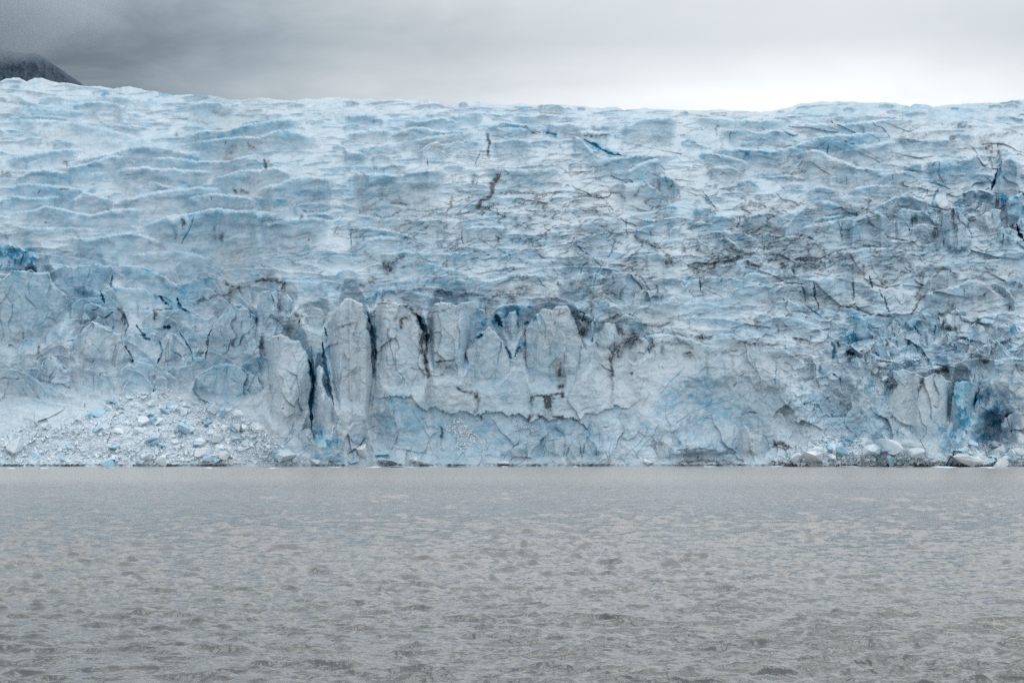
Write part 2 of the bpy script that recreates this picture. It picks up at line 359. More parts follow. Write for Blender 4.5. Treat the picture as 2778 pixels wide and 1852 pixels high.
# open cracks and crevasses: (points, half width px, depth m)
CRACK = [
 ('F 1330,1225 1310,1300 1270,1370 1245,1420', 2.6, 9), ('F 1862,1235 1845,1275', 2, 5), ('F 2320,1285 2290,1360', 2, 5), ('G 70,1070 66,1140 68,1210', 3, 10), ('G 1000,410 1015,470 1010,560', 2.4, 6),
 ('G 1955,1000 1950,1080 1972,1120', 2.4, 8), ('G 1600,1120 1575,1170', 3, 8), ('G 1872,1160 1850,1230 1825,1262', 2.6, 8), ('G 1700,1285 1660,1320 1640,1370', 2.6, 8), ('G 1800,1290 1750,1370 1735,1440 1720,1520', 2, 7),
 ('G 1500,485 1512,515', 3, 6), ('G 725,1270 722,1330', 2.4, 6), ('G 1665,455 1740,490 1800,530 1870,560 1930,567', 6, 16), ('G 1340,1400 1380,1450 1420,1475', 3, 8), ('G 1400,400 1450,415 1480,415', 5, 10), ('G 2120,1080 2122,1110', 3, 8), ('G 2280,560 2330,600', 2, 5),
 ('G 1530,900 1515,935', 2, 5), ('G 330,880 360,900', 2, 4),
 ('H 1120,705 1122,770', 2.2, 7), ('H 1438,690 1442,730', 2.4, 7), ('H 1750,790 1720,860 1712,885', 4, 12), ('H 1680,790 1672,830', 2.6, 8), ('H 2190,610 2165,690 2120,795', 7, 16), ('H 1680,740 1760,760 1840,790', 5, 10),
 ('H 1000,490 995,545', 4, 10), ('H 390,985 392,1020 370,1060', 4, 10), ('H 1095,1020 1085,1100 1095,1150', 2.6, 7), ('H 1570,940 1575,1040 1562,1110', 3, 8), ('H 1440,980 1450,1070', 3, 8), ('H 1800,1080 1790,1180', 3, 8),
 ('H 1950,1000 1960,1060 1985,1130', 4, 10), ('H 2285,1030 2300,1090 2342,1150', 8, 16), ('H 2195,1000 2190,1080', 2.5, 7), ('H 2125,960 2125,1000', 2.5, 7), ('H 135,810 190,880 240,945', 3, 8), ('H 65,1200 60,1225', 2, 5), ('H 560,1180 555,1225', 3, 8),
 ('H 1160,1400 1175,1568', 3, 9), ('H 118,1400 122,1490', 1.6, 5), ('H 1110,460 1160,490 1200,485', 4, 8), ('H 1890,600 1890,650', 2, 5), ('H 1400,850 1450,880', 4, 8), ('H 1215,1095 1218,1140', 1.6, 4),
 ('E 465,180 480,240 495,310', 2.8, 9), ('E 545,170 560,270 575,310 588,370', 3.4, 10), ('E 835,150 845,290', 3.2, 10), ('E 950,130 978,215', 3.4, 10), ('E 1020,225 1050,290', 3, 9), ('E 1065,270 1075,340 1100,402', 3, 9), ('E 1185,90 1175,120', 2.5, 7),
 ('E 1635,220 1636,285', 2.4, 6), ('E 1195,250 1200,300', 2, 5), ('E 490,330 570,400 600,425', 3, 7), ('E 680,600 700,640 695,740', 5, 8), ('E 1240,590 1225,640', 5, 7), ('E 790,680 850,695', 7, 8), ('E 990,680 1040,720', 4, 7), ('E 1270,490 1330,560', 5, 8), ('E 1430,480 1420,560', 4, 7),
 ('E 560,1050 550,1100 530,1110', 3, 4), ('E 680,830 720,860 760,890', 3.4, 5), ('E 280,800 275,840', 2.4, 4), ('E 270,860 275,915', 3, 4), ('E 340,630 355,655', 3, 5), ('E 1170,1200 1155,1240 1150,1290', 1.6, 2), ('E 1260,1180 1250,1240 1270,1270', 1.8, 3), ('E 2000,1230 2010,1300', 2.4, 4),
 ('E 80,1320 100,1400 130,1480', 1.8, 3), ('E 200,1290 230,1340', 2.4, 3), ('E 1900,1150 1890,1230 1900,1260', 4, 5), ('E 590,960 640,1010 700,1000', 2, 3), ('E 860,1190 940,1160 1100,1080', 1.6, 2),
 ('B 372,730 392,860 398,930 385,1020 380,1110 388,1240', 5.5, 13), ('B 465,600 475,720 500,860 520,960 545,1060', 5, 11), ('B 480,500 497,570', 3, 7), ('B 560,1100 575,1160 550,1230 540,1290', 2, 4), ('B 430,1240 445,1320', 2, 4), ('B 300,440 290,480', 3, 7),
 ('B 795,390 820,500 840,620 850,740', 6, 11), ('B 1150,400 1180,480 1220,540 1215,640', 9, 12), ('B 1210,640 1205,740 1215,850', 2, 4), ('B 945,560 960,660 990,770', 1.8, 3), ('B 840,760 835,860 870,900', 2, 4), ('B 925,700 930,780', 1.8, 3), ('B 1000,840 1040,900', 1.5, 2),
 ('B 1500,670 1515,760 1510,850', 1.3, 2.5), ('B 800,1060 830,1000 810,1120', 1.8, 3), ('B 640,1410 720,1370 770,1300', 3, 5), ('B 1770,1450 1800,1400 1860,1340', 1.8, 3), ('B 1430,760 1440,830', 2, 3), ('B 360,1340 420,1220', 2, 4), ('B 190,1330 240,1250 265,1160', 2, 3), ('B 1780,640 1810,690', 4, 7), ('B 960,1390 980,1330', 2, 3),
 ('B 1705,410 1760,500', 8, 9), ('B 1560,590 1620,550', 5, 6),
 ('C 190,640 220,690 225,730', 4, 7), ('C 255,710 275,660 300,640', 4, 7), ('C 330,480 350,460', 5, 7), ('C 815,570 810,610', 3, 5), ('C 1085,760 1100,780', 2, 3), ('C 1080,830 1102,830 1095,850', 2.6, 4), ('C 1020,775 1030,785', 2, 3), ('C 1040,1450 1080,1400 1150,1340 1200,1270 1225,1200', 1.6, 3), ('C 1120,1430 1190,1340 1250,1290 1290,1200', 1.6, 3),
 ('C 1300,990 1380,890 1440,840 1480,780', 2.2, 2.5), ('C 180,1440 230,1390 270,1335', 1.6, 3), ('C 440,1320 560,1310 610,1240 640,1160', 1.3, 2), ('C 1400,1275 1430,1180 1520,1120 1660,1060 1860,1010', 2, 3), ('C 1530,1230 1580,1170 1650,1150 1710,1180', 1.4, 2.5), ('C 1660,1055 1680,1000', 2, 3),
 ('C 440,1170 430,1250 420,1330', 1.3, 2), ('C 1150,1000 1190,870', 1.2, 1.5), ('C 860,1240 870,1320', 1.4, 2), ('C 640,1400 680,1310 760,1240 830,1170', 1.3, 2), ('C 950,1480 935,1400 950,1330', 2, 3), ('C 1590,140 1595,235', 2.6, 6), ('C 1830,930 1860,890', 2.5, 4), ('C 960,940 975,955', 2, 3), ('C 1450,150 1560,300', 1.2, 3), ('C 650,180 680,190', 2, 3),
 ('C 700,380 760,400 740,460', 4, 5), ('C 1260,660 1270,720', 2.5, 4), ('C 1290,760 1300,790', 2.4, 3), ('C 1320,770 1330,800', 2.2, 3), ('C 900,250 960,190 1000,170', 2, 4), ('C 1220,650 1225,690', 3, 4),
 ('A 620,430 632,480 645,510', 5, 9), ('A 690,335 685,410', 4, 6), ('A 980,460 1040,520', 5, 8), ('A 1090,470 1110,530 1150,555', 5, 8), ('A 1105,690 1140,740 1170,780 1190,860', 3.4, 7), ('A 1310,650 1285,720 1280,790 1268,865', 3.4, 7), ('A 980,740 1000,800 970,885', 3.4, 6), ('A 400,737 470,730 520,650', 2.4, 5), ('A 760,560 790,640 770,700', 3, 4),
 ('A 770,770 800,820 820,870', 3, 5), ('A 840,640 900,725', 5, 7), ('A 1000,650 1050,650', 6, 7), ('A 380,600 400,640', 1.6, 3), ('A 1920,760 1925,860 1935,1000 1915,1130 1920,1240', 3, 6), ('A 1815,1220 1800,1340 1740,1390', 2, 3), ('A 1600,810 1620,850', 2.4, 4), ('A 700,560 640,600', 4, 5), ('A 500,830 620,830', 1.4, 2),
 ('A 1180,1030 1240,1100 1290,1120', 3, 3), ('A 1380,950 1500,1010 1620,1030', 2, 3), ('A 1450,1080 1560,1060', 1.6, 2), ('A 1240,1240 1280,1270', 6, 3), ('A 1580,1030 1620,1060', 1.6, 2), ('A 630,1100 700,1120', 2, 2), ('A 870,700 920,730 880,720', 3, 5), ('A 700,640 690,690', 2.4, 4), ('A 1540,560 1545,600', 3, 5),
]

# dirt in and on the ice, plus the low cave's painted shade: (points, half width px, strength)
DIRT_SHADE = [
 ('S 1835,1256 1900,1248 1995,1257', 5, .7), ('S 1860,1240 1960,1240', 5, .35),  # darkness of the low cave, painted into the colour
 ('G 1075,690 1045,760 1020,830 960,890 930,940', 8, 1.1), ('G 1060,720 1030,800', 5, 1), ('G 940,935 850,960 780,970', 2.4, .9), ('G 1080,820 1200,810 1300,830 1420,820 1500,800', 2.6, .8), ('G 950,970 1020,920 1060,900', 3, .7), ('G 765,830 750,900 710,960', 3.4, .7), ('G 1190,885 1215,860 1250,858 1240,890', 4, .8), ('G 1180,910 1200,870', 3, .6),
 ('G 320,1310 400,1270 430,1250', 8, .8), ('G 310,1300 330,1350', 10, .9), ('G 400,1330 430,1330', 3, .7), ('G 660,1165 680,1190', 8, 1), ('G 730,1150 735,1180', 5, .7), ('G 690,1225 740,1215 790,1180 840,1060', 4, .6), ('G 725,1270 720,1310', 6, .5), ('G 1072,1125 1070,1170', 5, .8), ('G 1050,1190 1060,1180', 4, .7), ('G 1310,1135 1300,1180', 6, .9), ('G 1280,1140 1320,1130', 4, .8),
 ('G 1720,820 1790,850 1830,900 1870,945', 3.4, .7), ('G 1600,850 1700,825 1830,805 1920,820 1950,880', 3.4, .6), ('G 2000,850 2050,790 2110,755', 5, .5), ('G 2115,755 2180,800 2240,890', 3.4, .6), ('G 235,635 250,660', 6, .7), ('G 905,680 912,750', 6, .6), ('G 925,760 945,680', 2.5, .6), ('G 760,690 772,760', 4, .5), ('G 1000,410 1012,470 1008,540 1000,580', 4, .9), ('G 900,570 1000,585', 2, .5),
 ('G 350,890 450,900', 2.4, .7), ('G 200,960 300,990 420,940 500,930 620,965 690,970', 2.4, .6), ('G 1300,405 1340,395 1390,395', 4, .7), ('G 1660,425 1740,425 1820,422', 3, .9), ('G 1780,430 1785,450', 7, .6), ('G 1490,630 1560,690 1640,685 1740,690', 2.6, .6), ('G 1680,640 1780,640 1880,600', 2.6, .6), ('G 1340,820 1345,880', 5, .5), ('G 1450,985 1475,965', 5, .8),
 ('G 690,600 850,630 1000,640 1160,650 1300,655', 1.8, .4), ('G 2000,1140 2120,1160 2200,1210 2250,1250 2280,1300', 7, .8), ('G 2100,1200 2180,1220', 5, .5), ('G 2240,1280 2290,1310', 7, .9), ('G 1360,1250 1450,1265 1560,1240', 3, .4), ('G 1230,1090 1300,1140', 3, .4), ('G 1360,1110 1370,1080', 3, .5), ('G 580,1290 460,1320 560,1360', 3, .4),
 ('G 130,1460 160,1455', 4, .7), ('G 220,1420 225,1410', 4, .6), ('G 1700,1470 1710,1530', 6, .6), ('G 600,1495 800,1500 1000,1490 1100,1530', 5, .4), ('G 900,1480 1040,1500 1200,1490 1300,1500', 6, .6), ('G 1250,1390 1260,1440', 4, .7), ('G 1480,1430 1510,1450', 4, .8), ('G 1070,1440 1260,1410', 3, .5), ('G 2030,1370 2040,1400 2055,1440', 6, .4),
 ('F 1205,660 1212,685', 5, .8), ('F 1815,850 1825,905', 5, .9), ('F 1850,840 1820,860', 2.5, .7), ('F 1470,1290 1480,1400', 7, .6), ('F 1525,1330 1525,1400', 6, .9), ('F 1252,1240 1257,1310', 4, .9), ('F 1200,1330 1200,1400', 5, .5), ('F 1610,1050 1625,1080', 3, .8), ('F 1640,1060 1700,1070', 5, .7), ('F 1540,760 1600,770 1540,830 1600,850', 8, .4), ('F 1700,750 1760,765', 6, .5), ('F 10,935 60,935 50,960', 6, .6), ('F 430,865 470,880', 4, .8), ('F 405,1040 460,1045', 2.4, .7),
 ('F 0,440 100,450 210,468', 5, .4), ('F 560,620 700,600 860,640 960,670', 6, .2), ('F 1130,530 1300,570 1450,590', 5, .35), ('F 1450,510 1500,540 1560,530', 6, .4), ('F 2080,1190 2150,1192', 2.5, .7), ('F 2065,1225 2070,1245', 4, .7), ('F 240,660 400,740 520,740', 6, .2), ('F 850,500 870,480', 2, .4), ('F 500,1330 560,1400', 3, .3), ('F 690,1380 790,1425', 2.6, .5), ('F 1030,1400 1040,1415', 3, .5), ('F 300,1490 470,1500 620,1490', 4, .35), ('F 1420,1560 1500,1520', 6, .2), ('F 40,1350 45,1390', 3, .4),
 ('F 1120,1100 1180,1120', 3, .3), ('F 1360,1090 1480,1130', 8, .3), ('F 1560,720 1540,735', 4, .6), ('F 2120,1120 2300,1110', 3, .4), ('F 870,870 1000,850', 3, .4),
 ('H 90,1320 150,1310 210,1260 210,1350', 12, .9), ('H 240,1240 250,1290', 5, .8), ('H 300,1200 400,1210 470,1250', 7, .8), ('H 300,1250 330,1300 400,1250', 9, 1), ('H 60,1360 120,1340', 5, .5), ('H 240,1130 300,1140 260,1150', 4, .7), ('H 180,1220 240,1200', 4, .6), ('H 550,1240 640,1240 740,1230', 5, .7), ('H 680,1300 700,1340', 9, 1), ('H 420,1290 470,1310 540,1330', 5, .9), ('H 770,1300 850,1330 960,1330', 12, .8), ('H 760,1340 770,1380', 5, .9), ('H 840,1290 880,1270 960,1290', 6, .7),
 ('H 770,1120 860,1150 940,1180 980,1240', 7, .7), ('H 850,1180 880,1230', 7, .5), ('H 760,1130 830,1130', 4, .6), ('H 1010,1260 1060,1300 1090,1290', 4, .5), ('H 1150,1350 1240,1370 1260,1370', 8, .6), ('H 1240,1310 1250,1370', 5, .6), ('H 1370,1380 1420,1400', 8, .5), ('H 1640,1360 1650,1430 1610,1500 1640,1520', 8, .7), ('H 1700,1390 1750,1360 1830,1360 1880,1420', 7, .7), ('H 1700,1440 1800,1480', 14, .5), ('H 1880,1350 2000,1340 2120,1370', 6, .6), ('H 1960,1390 2080,1400 2200,1420 2342,1480', 10, .55), ('H 2060,1450 2200,1500 2300,1540', 10, .5), ('H 1600,1520 1640,1530', 4, .9),
 ('H 1080,1020 1100,1020 1130,1000', 4, .6), ('H 1090,1060 1090,1120', 3.6, .8), ('H 1010,1040 1000,1060 920,1100', 2.4, .5), ('H 400,1085 450,1100 520,1110', 4, .8), ('H 1430,1195 1520,1205 1650,1215', 2.4, .6), ('H 1480,430 1520,440 1600,460', 3, .6), ('H 1600,440 1680,440', 3.4, .6), ('H 1830,440 1870,440', 5, .9), ('H 2040,520 2080,500 2120,520', 14, .8), ('H 1940,480 1960,520', 10, .4), ('H 2170,460 2165,640', 5, .7), ('H 2110,570 2120,640', 4, .6), ('H 2020,440 2150,430 2300,400', 5, .5), ('H 1840,340 1960,370 2000,380', 6, .5), ('H 2040,620 2100,640', 4, .5),
 ('H 1410,590 1450,570 1560,550 1700,600', 2.4, .5), ('H 1230,510 1300,560 1370,600', 3, .45), ('H 680,680 800,670 850,670', 4, .7), ('H 740,680 840,680', 4, .6), ('H 590,770 700,750 850,720', 6, .4), ('H 950,720 1000,715', 2.6, .7), ('H 260,790 360,795', 3, .7), ('H 160,640 200,700', 5, .5), ('H 500,490 620,490 720,490', 5, .4), ('H 230,420 230,380 240,360', 3, .5), ('H 1235,360 1238,400', 5, .5), ('H 1900,1000 1830,910 1780,920', 3, .6), ('H 1060,870 950,860', 5, .3), ('H 700,915 850,885', 3, .5), ('H 550,900 565,925', 3.5, .7), ('H 0,560 200,640 300,690', 4, .35), ('H 180,690 260,740 500,780', 5, .35), ('H 1560,1280 1700,1250', 3, .4),
 ('H 10,640 60,680 40,720', 3, .5), ('H 120,810 200,900 240,930', 3, .6), ('H 740,905 780,915', 3, .6), ('H 220,280 400,300', 3, .3), ('H 740,380 860,400', 2, .4), ('H 1740,900 1770,940', 4, .6), ('H 2200,1140 2342,1150', 2, .6), ('H 1700,1280 1750,1290', 5, .6), ('H 1180,610 1200,620', 5, .5), ('H 640,650 740,590', 2, .4),
 ('E 880,260 920,240 900,290', 6, .5), ('E 720,390 780,340 850,330 880,370 1000,410 1130,420', 3, .8), ('E 1260,400 1310,310 1340,270', 2.6, .7), ('E 1290,265 1360,265', 6, .8), ('E 1330,110 1320,200', 6, .6), ('E 1400,420 1530,390 1600,400', 3.4, .7), ('E 1640,300 1780,290', 7, .3), ('E 290,480 300,540', 5, .7), ('E 360,510 270,540', 3, .4), ('E 130,460 160,520', 5, .5), ('E 0,610 130,620 300,620', 5, .7), ('E 90,620 180,640', 12, .45), ('E 410,580 520,590', 4, .6), ('E 300,430 360,500', 2.4, .5),
 ('E 330,400 400,410', 3, .5), ('E 1310,960 1330,870 1350,840', 5, .7), ('E 1400,830 1480,820 1540,830', 8, .9), ('E 1750,720 1800,740 1780,760', 10, .8), ('E 1720,440 1760,470 1720,500', 8, .6), ('E 1330,460 1360,500', 8, .4), ('E 1970,355 1975,360', 8, 1), ('E 1780,250 1790,300', 3, .5), ('E 1570,500 1590,560', 3, .5), ('E 1070,580 1080,640', 4, .6), ('E 960,580 1010,560', 5, .5), ('E 860,600 870,620', 6, .6), ('E 720,600 730,640', 6, .6), ('E 430,580 560,620', 6, .35),
 ('E 50,40 180,60', 6, .8), ('E 420,40 640,70', 14, .55), ('E 240,1335 330,1335 380,1370', 6, 1), ('E 60,1115 140,1115', 1.5, .7), ('E 1640,1450 1740,1460', 9, .4), ('E 1880,1380 1960,1400', 8, .4), ('E 2000,1370 2020,1400', 6, .5), ('E 1860,1450 1920,1440', 5, .6), ('E 2040,780 2060,830', 8, .5), ('E 1840,600 1860,700', 2, .2), ('E 1820,50 1900,100 2068,150', 12, .4), ('E 1780,60 1850,90', 6, .6),
 ('C 960,705 1020,650 1080,600 1160,565', 10, .75), ('C 1010,500 1045,570 1060,590', 6, .6), ('C 957,700 955,780 958,850', 5, .8), ('C 955,850 960,940 958,1060', 3.4, .35), ('C 590,740 605,790 575,860', 6, .65), ('C 560,740 570,870', 5, .35), ('C 593,910 590,940', 5, 1), ('C 600,970 600,1000', 4, .9), ('C 395,995 450,985 540,990 610,960', 1.8, .9), ('C 385,1000 382,1040', 4, .8), ('C 383,1040 378,1090', 2.6, .35), ('C 470,1005 500,1000 528,1003', 3.6, 1.3),
 ('C 480,1005 483,1060', 3, 1), ('C 500,1005 503,1090', 5.5, 1.1), ('C 516,1005 512,1060', 4, .9), ('C 490,1060 500,1170', 7, .35), ('C 375,1128 370,1165', 4.5, .9), ('C 425,1132 435,1145', 3, .8), ('C 530,1140 575,1145 605,1152', 2.6, .9), ('C 885,1216 930,1217', 1.4, .6), ('C 600,860 615,800', 2.4, .4),
 ('C 660,390 720,420 800,460', 8, .7), ('C 720,500 760,520 740,535', 8, .9), ('C 690,430 700,480', 6, .6), ('C 750,380 870,320', 2.4, .5), ('C 1000,410 960,430', 3, .6), ('C 1160,170 1170,200', 5, .5), ('C 840,260 900,240 990,270', 3, .6), ('C 1150,470 1240,490 1400,480', 5, .6), ('C 1260,590 1240,650 1280,620', 6, .7), ('C 1320,590 1440,600 1560,650', 8, .45), ('C 1480,690 1540,690', 4, .7), ('C 1300,620 1330,700', 5, .5),
 ('C 1400,540 1600,580 1700,560', 4, .5), ('C 1500,500 1640,560', 3, .4), ('C 1100,550 1160,560', 4, .7), ('C 80,290 300,240 380,220', 10, .55), ('C 0,300 150,320', 6, .5), ('C 480,290 560,280', 5, .5), ('C 560,190 590,200', 4, .8), ('C 540,470 545,480', 4, .6), ('C 500,280 540,340', 4, .4), ('C 1560,80 1700,60', 16, .6), ('C 1550,100 1560,60', 8, .6), ('C 1360,10 1400,40', 10, .7), ('C 1290,200 1300,260', 5, .5),
 ('C 1750,680 1860,660', 3, .5), ('C 280,1380 300,1430', 8, .3), ('C 700,1400 760,1450 880,1420', 10, .12), ('C 1290,1340 1330,1330', 5, .5), ('C 1640,680 1650,860', 4, .3), ('C 320,670 330,730', 5, .4), ('C 800,470 880,450 950,460', 2.4, .4), ('C 1820,690 1830,780', 3, .4), ('C 940,400 945,440', 3, .6), ('C 1750,30 1860,40', 6, .5), ('C 1800,560 1860,600', 3, .4),
 ('B 1100,370 1150,420 1175,490 1195,550', 4, .9), ('B 1040,440 1060,410 1080,430', 4, .8), ('B 1035,440 1030,510', 3.6, .8), ('B 1185,540 1182,620 1180,690', 5, .85), ('B 1235,420 1240,520 1225,600', 4, .6), ('B 1215,580 1213,740 1228,880', 4, .7), ('B 1225,900 1230,1060', 4, .3), ('B 1340,760 1345,850', 9, .4), ('B 1290,760 1300,800', 8, .35), ('B 1430,925 1470,955 1520,965 1575,970', 2, .8), ('B 1578,970 1582,1030 1575,1110', 4, .75), ('B 1600,1130 1605,1170', 2.4, .6), ('B 1318,1215 1325,1240 1324,1290', 3, 1), ('B 1320,1290 1325,1340', 5, .2),
 ('B 555,490 620,490 700,470', 2.4, .6), ('B 560,500 575,520', 4, .6), ('B 1280,750 1350,742 1420,732', 2, .9), ('B 180,150 190,230', 5, .7), ('B 60,155 170,170', 4, .6), ('B 1060,340 1100,360', 4, .7), ('B 870,330 960,320', 2.4, .6), ('B 940,300 970,330', 3, .6), ('B 940,500 945,580', 2.4, .6), ('B 260,410 330,410', 4, .7), ('B 180,480 260,500', 4, .4), ('B 1230,390 1360,380', 1.8, .5), ('B 1100,790 1270,820', 1.5, .5), ('B 1150,360 1220,380', 3, .5), ('B 1260,240 1500,260 1700,300', 7, .6), ('B 600,880 680,840 750,800', 6, .3), ('B 1760,260 1860,300', 10, .6),
 ('B 1120,220 1260,230', 4, .5), ('B 720,200 780,210', 3, .6), ('B 500,380 520,390', 4, .4), ('B 930,60 970,90', 10, .7), ('B 1340,60 1370,50', 7, .5), ('B 215,500 220,560', 4, .5), ('B 480,90 440,120', 3, .5), ('B 780,170 850,160', 5, .5), ('B 1300,600 1700,590', 0.8, .2),
 ('A 1200,500 1300,470 1400,450 1480,410 1560,380', 5, .6), ('A 1560,375 1620,355 1700,365 1750,375', 4, .8), ('A 1750,380 1745,430', 5, .8), ('A 1390,375 1440,405', 3.6, .8), ('A 1230,490 1260,470', 5, .7), ('A 960,550 965,610', 5, .7), ('A 940,550 1060,535', 2, .8), ('A 745,540 770,640', 6, .7), ('A 560,550 610,530', 2, .8), ('A 570,610 580,590', 4, .4), ('A 240,770 245,800', 4, .6), ('A 815,860 825,870', 5, .9), ('A 765,780 770,790', 4, .6), ('A 1285,730 1285,770', 4, .8), ('A 250,980 330,995 440,1030', 2.4, .6), ('A 0,965 120,967', 1.8, .7),
 ('A 30,985 50,1010', 4, .3), ('A 1220,1100 1280,1120', 3, .6), ('A 1255,1165 1265,1180', 5, .4), ('A 940,1040 960,1045', 3, .6), ('A 1300,745 1600,710', 1.2, .35), ('A 980,890 1080,885', 1.2, .5), ('A 140,1225 210,1230', 5, .25), ('A 950,940 955,960', 4, .6), ('A 1430,450 1400,490', 8, .4), ('A 1210,350 1350,350', 3, .4), ('A 990,340 1005,390', 6, .5), ('A 860,250 920,250', 8, .2), ('A 1260,350 1265,400', 4, .4), ('A 380,770 400,790', 4, .4), ('A 1860,640 1780,600', 5, .3), ('A 1730,1290 1720,1310', 4, .3),
]
# clean, dense blue ice: (points, half width px, strength)
BLUE = [
 ('S 2660,1070 2690,1110 2670,1180', 34, .8), ('S 1830,1215 1900,1200 1990,1215', 22, .4),
 ('A 20,180 120,200 200,240', 30, .9), ('A 50,300 120,300', 14, .6), ('A 420,400 540,440 600,460', 26, .5), ('A 830,310 960,360 1120,430', 20, .6), ('A 990,480 1050,530', 12, .9), ('A 1930,900 1935,1100 1925,1200', 8, .8), ('A 1950,1280 2000,1340', 18, .7), ('A 560,200 400,60', 12, .3), ('A 1000,100 1250,60 1500,60', 30, .35),
 ('A 850,1330 960,1350 900,1280', 12, .6), ('A 1020,1130 1080,1140', 12, .5), ('A 1260,1240 1300,1270', 10, .6), ('A 720,1260 680,1390', 10, .4), ('A 1980,1450 2100,1460', 14, .6), ('A 1300,600 1380,600', 10, .4),
 ('B 400,740 450,700 350,680', 16, .6), ('B 430,1250 500,1290 520,1330', 22, .8), ('B 480,750 520,930', 9, .7), ('B 810,400 830,560', 12, .8), ('B 860,480 1000,480 960,560', 14, .3), ('B 950,1050 1050,1080 1000,1130', 26, .55), ('B 1000,1200 1150,1170 1300,1180', 40, .35), ('B 1180,450 1215,560', 10, .9), ('B 1600,370 1640,440 1600,520', 16, .6), ('B 1530,590 1600,550', 10, .9), ('B 1740,440 1750,500', 14, .9), ('B 700,1340 760,1300', 16, .5), ('B 1560,1160 1800,1220', 24, .3), ('B 250,620 330,560', 10, .4),
 ('B 1350,1130 1500,1150', 20, .3), ('B 640,1380 560,1340', 14, .5), ('B 860,250 800,310', 12, .7), ('C 140,450 160,490', 14, .9), ('C 300,380 380,430', 22, .8), ('C 300,600 310,640', 10, .8), ('C 1000,220 1120,190 1160,230', 22, .4), ('C 1150,350 1250,330', 12, .5), ('C 740,270 790,240', 14, .5), ('C 1100,490 1200,510', 14, .6), ('C 1460,960 1600,950 1640,1040', 50, .45), ('C 1600,1100 1750,1200 1850,1200', 44, .45), ('C 1180,1200 1220,1200', 10, .5), ('C 1350,880 1400,860', 14, .25), ('C 1450,1280 1600,1230', 26, .3), ('C 550,1180 900,1200 1100,1150', 30, .25), ('C 1320,1080 1400,1150', 20, .25), ('C 840,430 820,480', 10, .4),
 ('C 0,470 40,520', 16, .8), ('C 30,1170 200,1200', 24, .3), ('E 600,1050 800,1150 900,1250', 50, .3), ('E 1080,1000 1000,1130', 16, .5), ('E 1600,950 1640,1150 1600,1280', 22, .85), ('E 1720,1080 1740,1200', 16, .7), ('E 1800,1000 1900,1040', 24, .5), ('E 1150,650 1300,700 1350,620', 50, .6), ('E 1400,620 1550,700', 40, .6), ('E 1240,780 1100,860', 20, .5), ('E 800,600 830,660', 16, .6), ('E 1360,700 1500,760', 24, .6), ('E 800,420 940,500', 14, .7), ('E 1680,560 1900,600', 30, .35), ('E 540,370 600,410', 10, .8), ('E 1450,1230 1500,1350', 18, .7),
 ('E 860,1300 760,1390 560,1400', 26, .3), ('E 1550,1380 1800,1350', 24, .5), ('E 1420,480 1490,500', 16, .6), ('E 0,1200 60,1220', 14, .4), ('E 680,830 900,860', 24, .25), ('E 1850,500 2068,450', 24, .3), ('E 1740,600 1780,640', 14, .4),
 ('G 0,310 300,350 600,330', 14, .3), ('G 400,420 700,420', 16, .3), ('G 1680,470 1800,530 1900,560', 6, .9), ('G 1400,400 1470,410', 8, .8), ('G 2040,1080 2100,1060', 8, .6), ('G 1950,700 2100,690', 22, .25), ('G 100,780 500,800', 36, .2), ('G 1250,700 1280,705', 4, .7), ('G 1600,960 1750,965', 8, .5), ('G 1540,768 1560,764', 2, 1),
 ('H 900,480 980,500', 18, .6), ('H 130,580 230,560', 10, .5), ('H 560,600 600,605', 10, .5), ('H 1700,640 1860,650', 24, .5), ('H 1400,830 1200,800', 14, .4), ('H 1920,850 1930,940', 16, .9), ('H 2230,880 2342,900', 24, .9), ('H 2240,990 2300,950', 20, .6), ('H 1650,940 1740,990', 18, .4), ('H 1580,230 1700,280', 26, .3), ('H 800,270 900,300', 24, .2), ('H 1920,290 2040,290', 16, .25), ('H 1650,690 1700,720', 10, .6), ('H 820,1040 900,1030', 6, .7), ('H 250,1040 310,1060', 7, .7), ('H 1200,1060 1300,1000', 40, .25), ('H 650,1010 700,1060', 12, .4), ('H 1100,210 1560,250', 30, .15),
 ('F 200,850 400,800 560,790', 10, .5), ('F 1700,620 1900,600', 16, .5), ('F 1100,880 800,900 760,960', 20, .2), ('F 100,350 250,330', 24, .2), ('F 1080,390 1180,410', 8, .7), ('F 710,400 740,400', 4, .8), ('F 1025,438 1035,438', 4, .8), ('F 1400,652 1440,655', 5, .8), ('F 1230,1000 1290,1000', 8, .7), ('F 600,1000 500,990', 16, .3), ('F 1400,1330 1700,1300', 44, .35), ('F 1050,1320 1200,1340', 30, .3),
 ('F 30,1470 120,1500 200,1540', 30, .8), ('F 1860,1125 1990,1140', 8, .6), ('F 350,1200 380,1220', 16, .4), ('F 200,1260 250,1270', 16, .3), ('F 560,1100 700,1180', 24, .3), ('F 880,1520 800,1550', 4, .3),
]
# broad bulges (negative = towards the lake) : x, y, rx, ry, metres
BULGE = [(330, 1180, 420, 120, -7), (60, 1000, 260, 130, -5), (1985, 1130, 150, 95, 7), (1250, 1000, 260, 160, -2.5), (2440, 1120, 160, 130, -6), (2680, 1130, 60, 90, 6), (2700, 1180, 50, 60, 10),
         (2150, 1120, 120, 150, -3), (1905, 1244, 95, 20, 4), (890, 1000, 70, 180, -3), (1100, 1010, 120, 150, -2.5), (600, 1000, 130, 90, -3), (1015, 1180, 50, 60, 3), (2330, 1232, 190, 26, -3), (2650, 1246, 160, 16, -3), (1560, 1225, 120, 50, -2),
         (990, 1080, 45, 200, 3), (2280, 1140, 60, 90, 4), (2575, 1050, 60, 80, 3), (1500, 1010, 90, 140, 1.5)]

# ------------------------------------------------------------------ materials
def mat(name):
    m = bpy.data.materials.new(name)
    m.use_nodes = True
    nt = m.node_tree
    nt.nodes.clear()
    return m, nt.nodes, nt.links


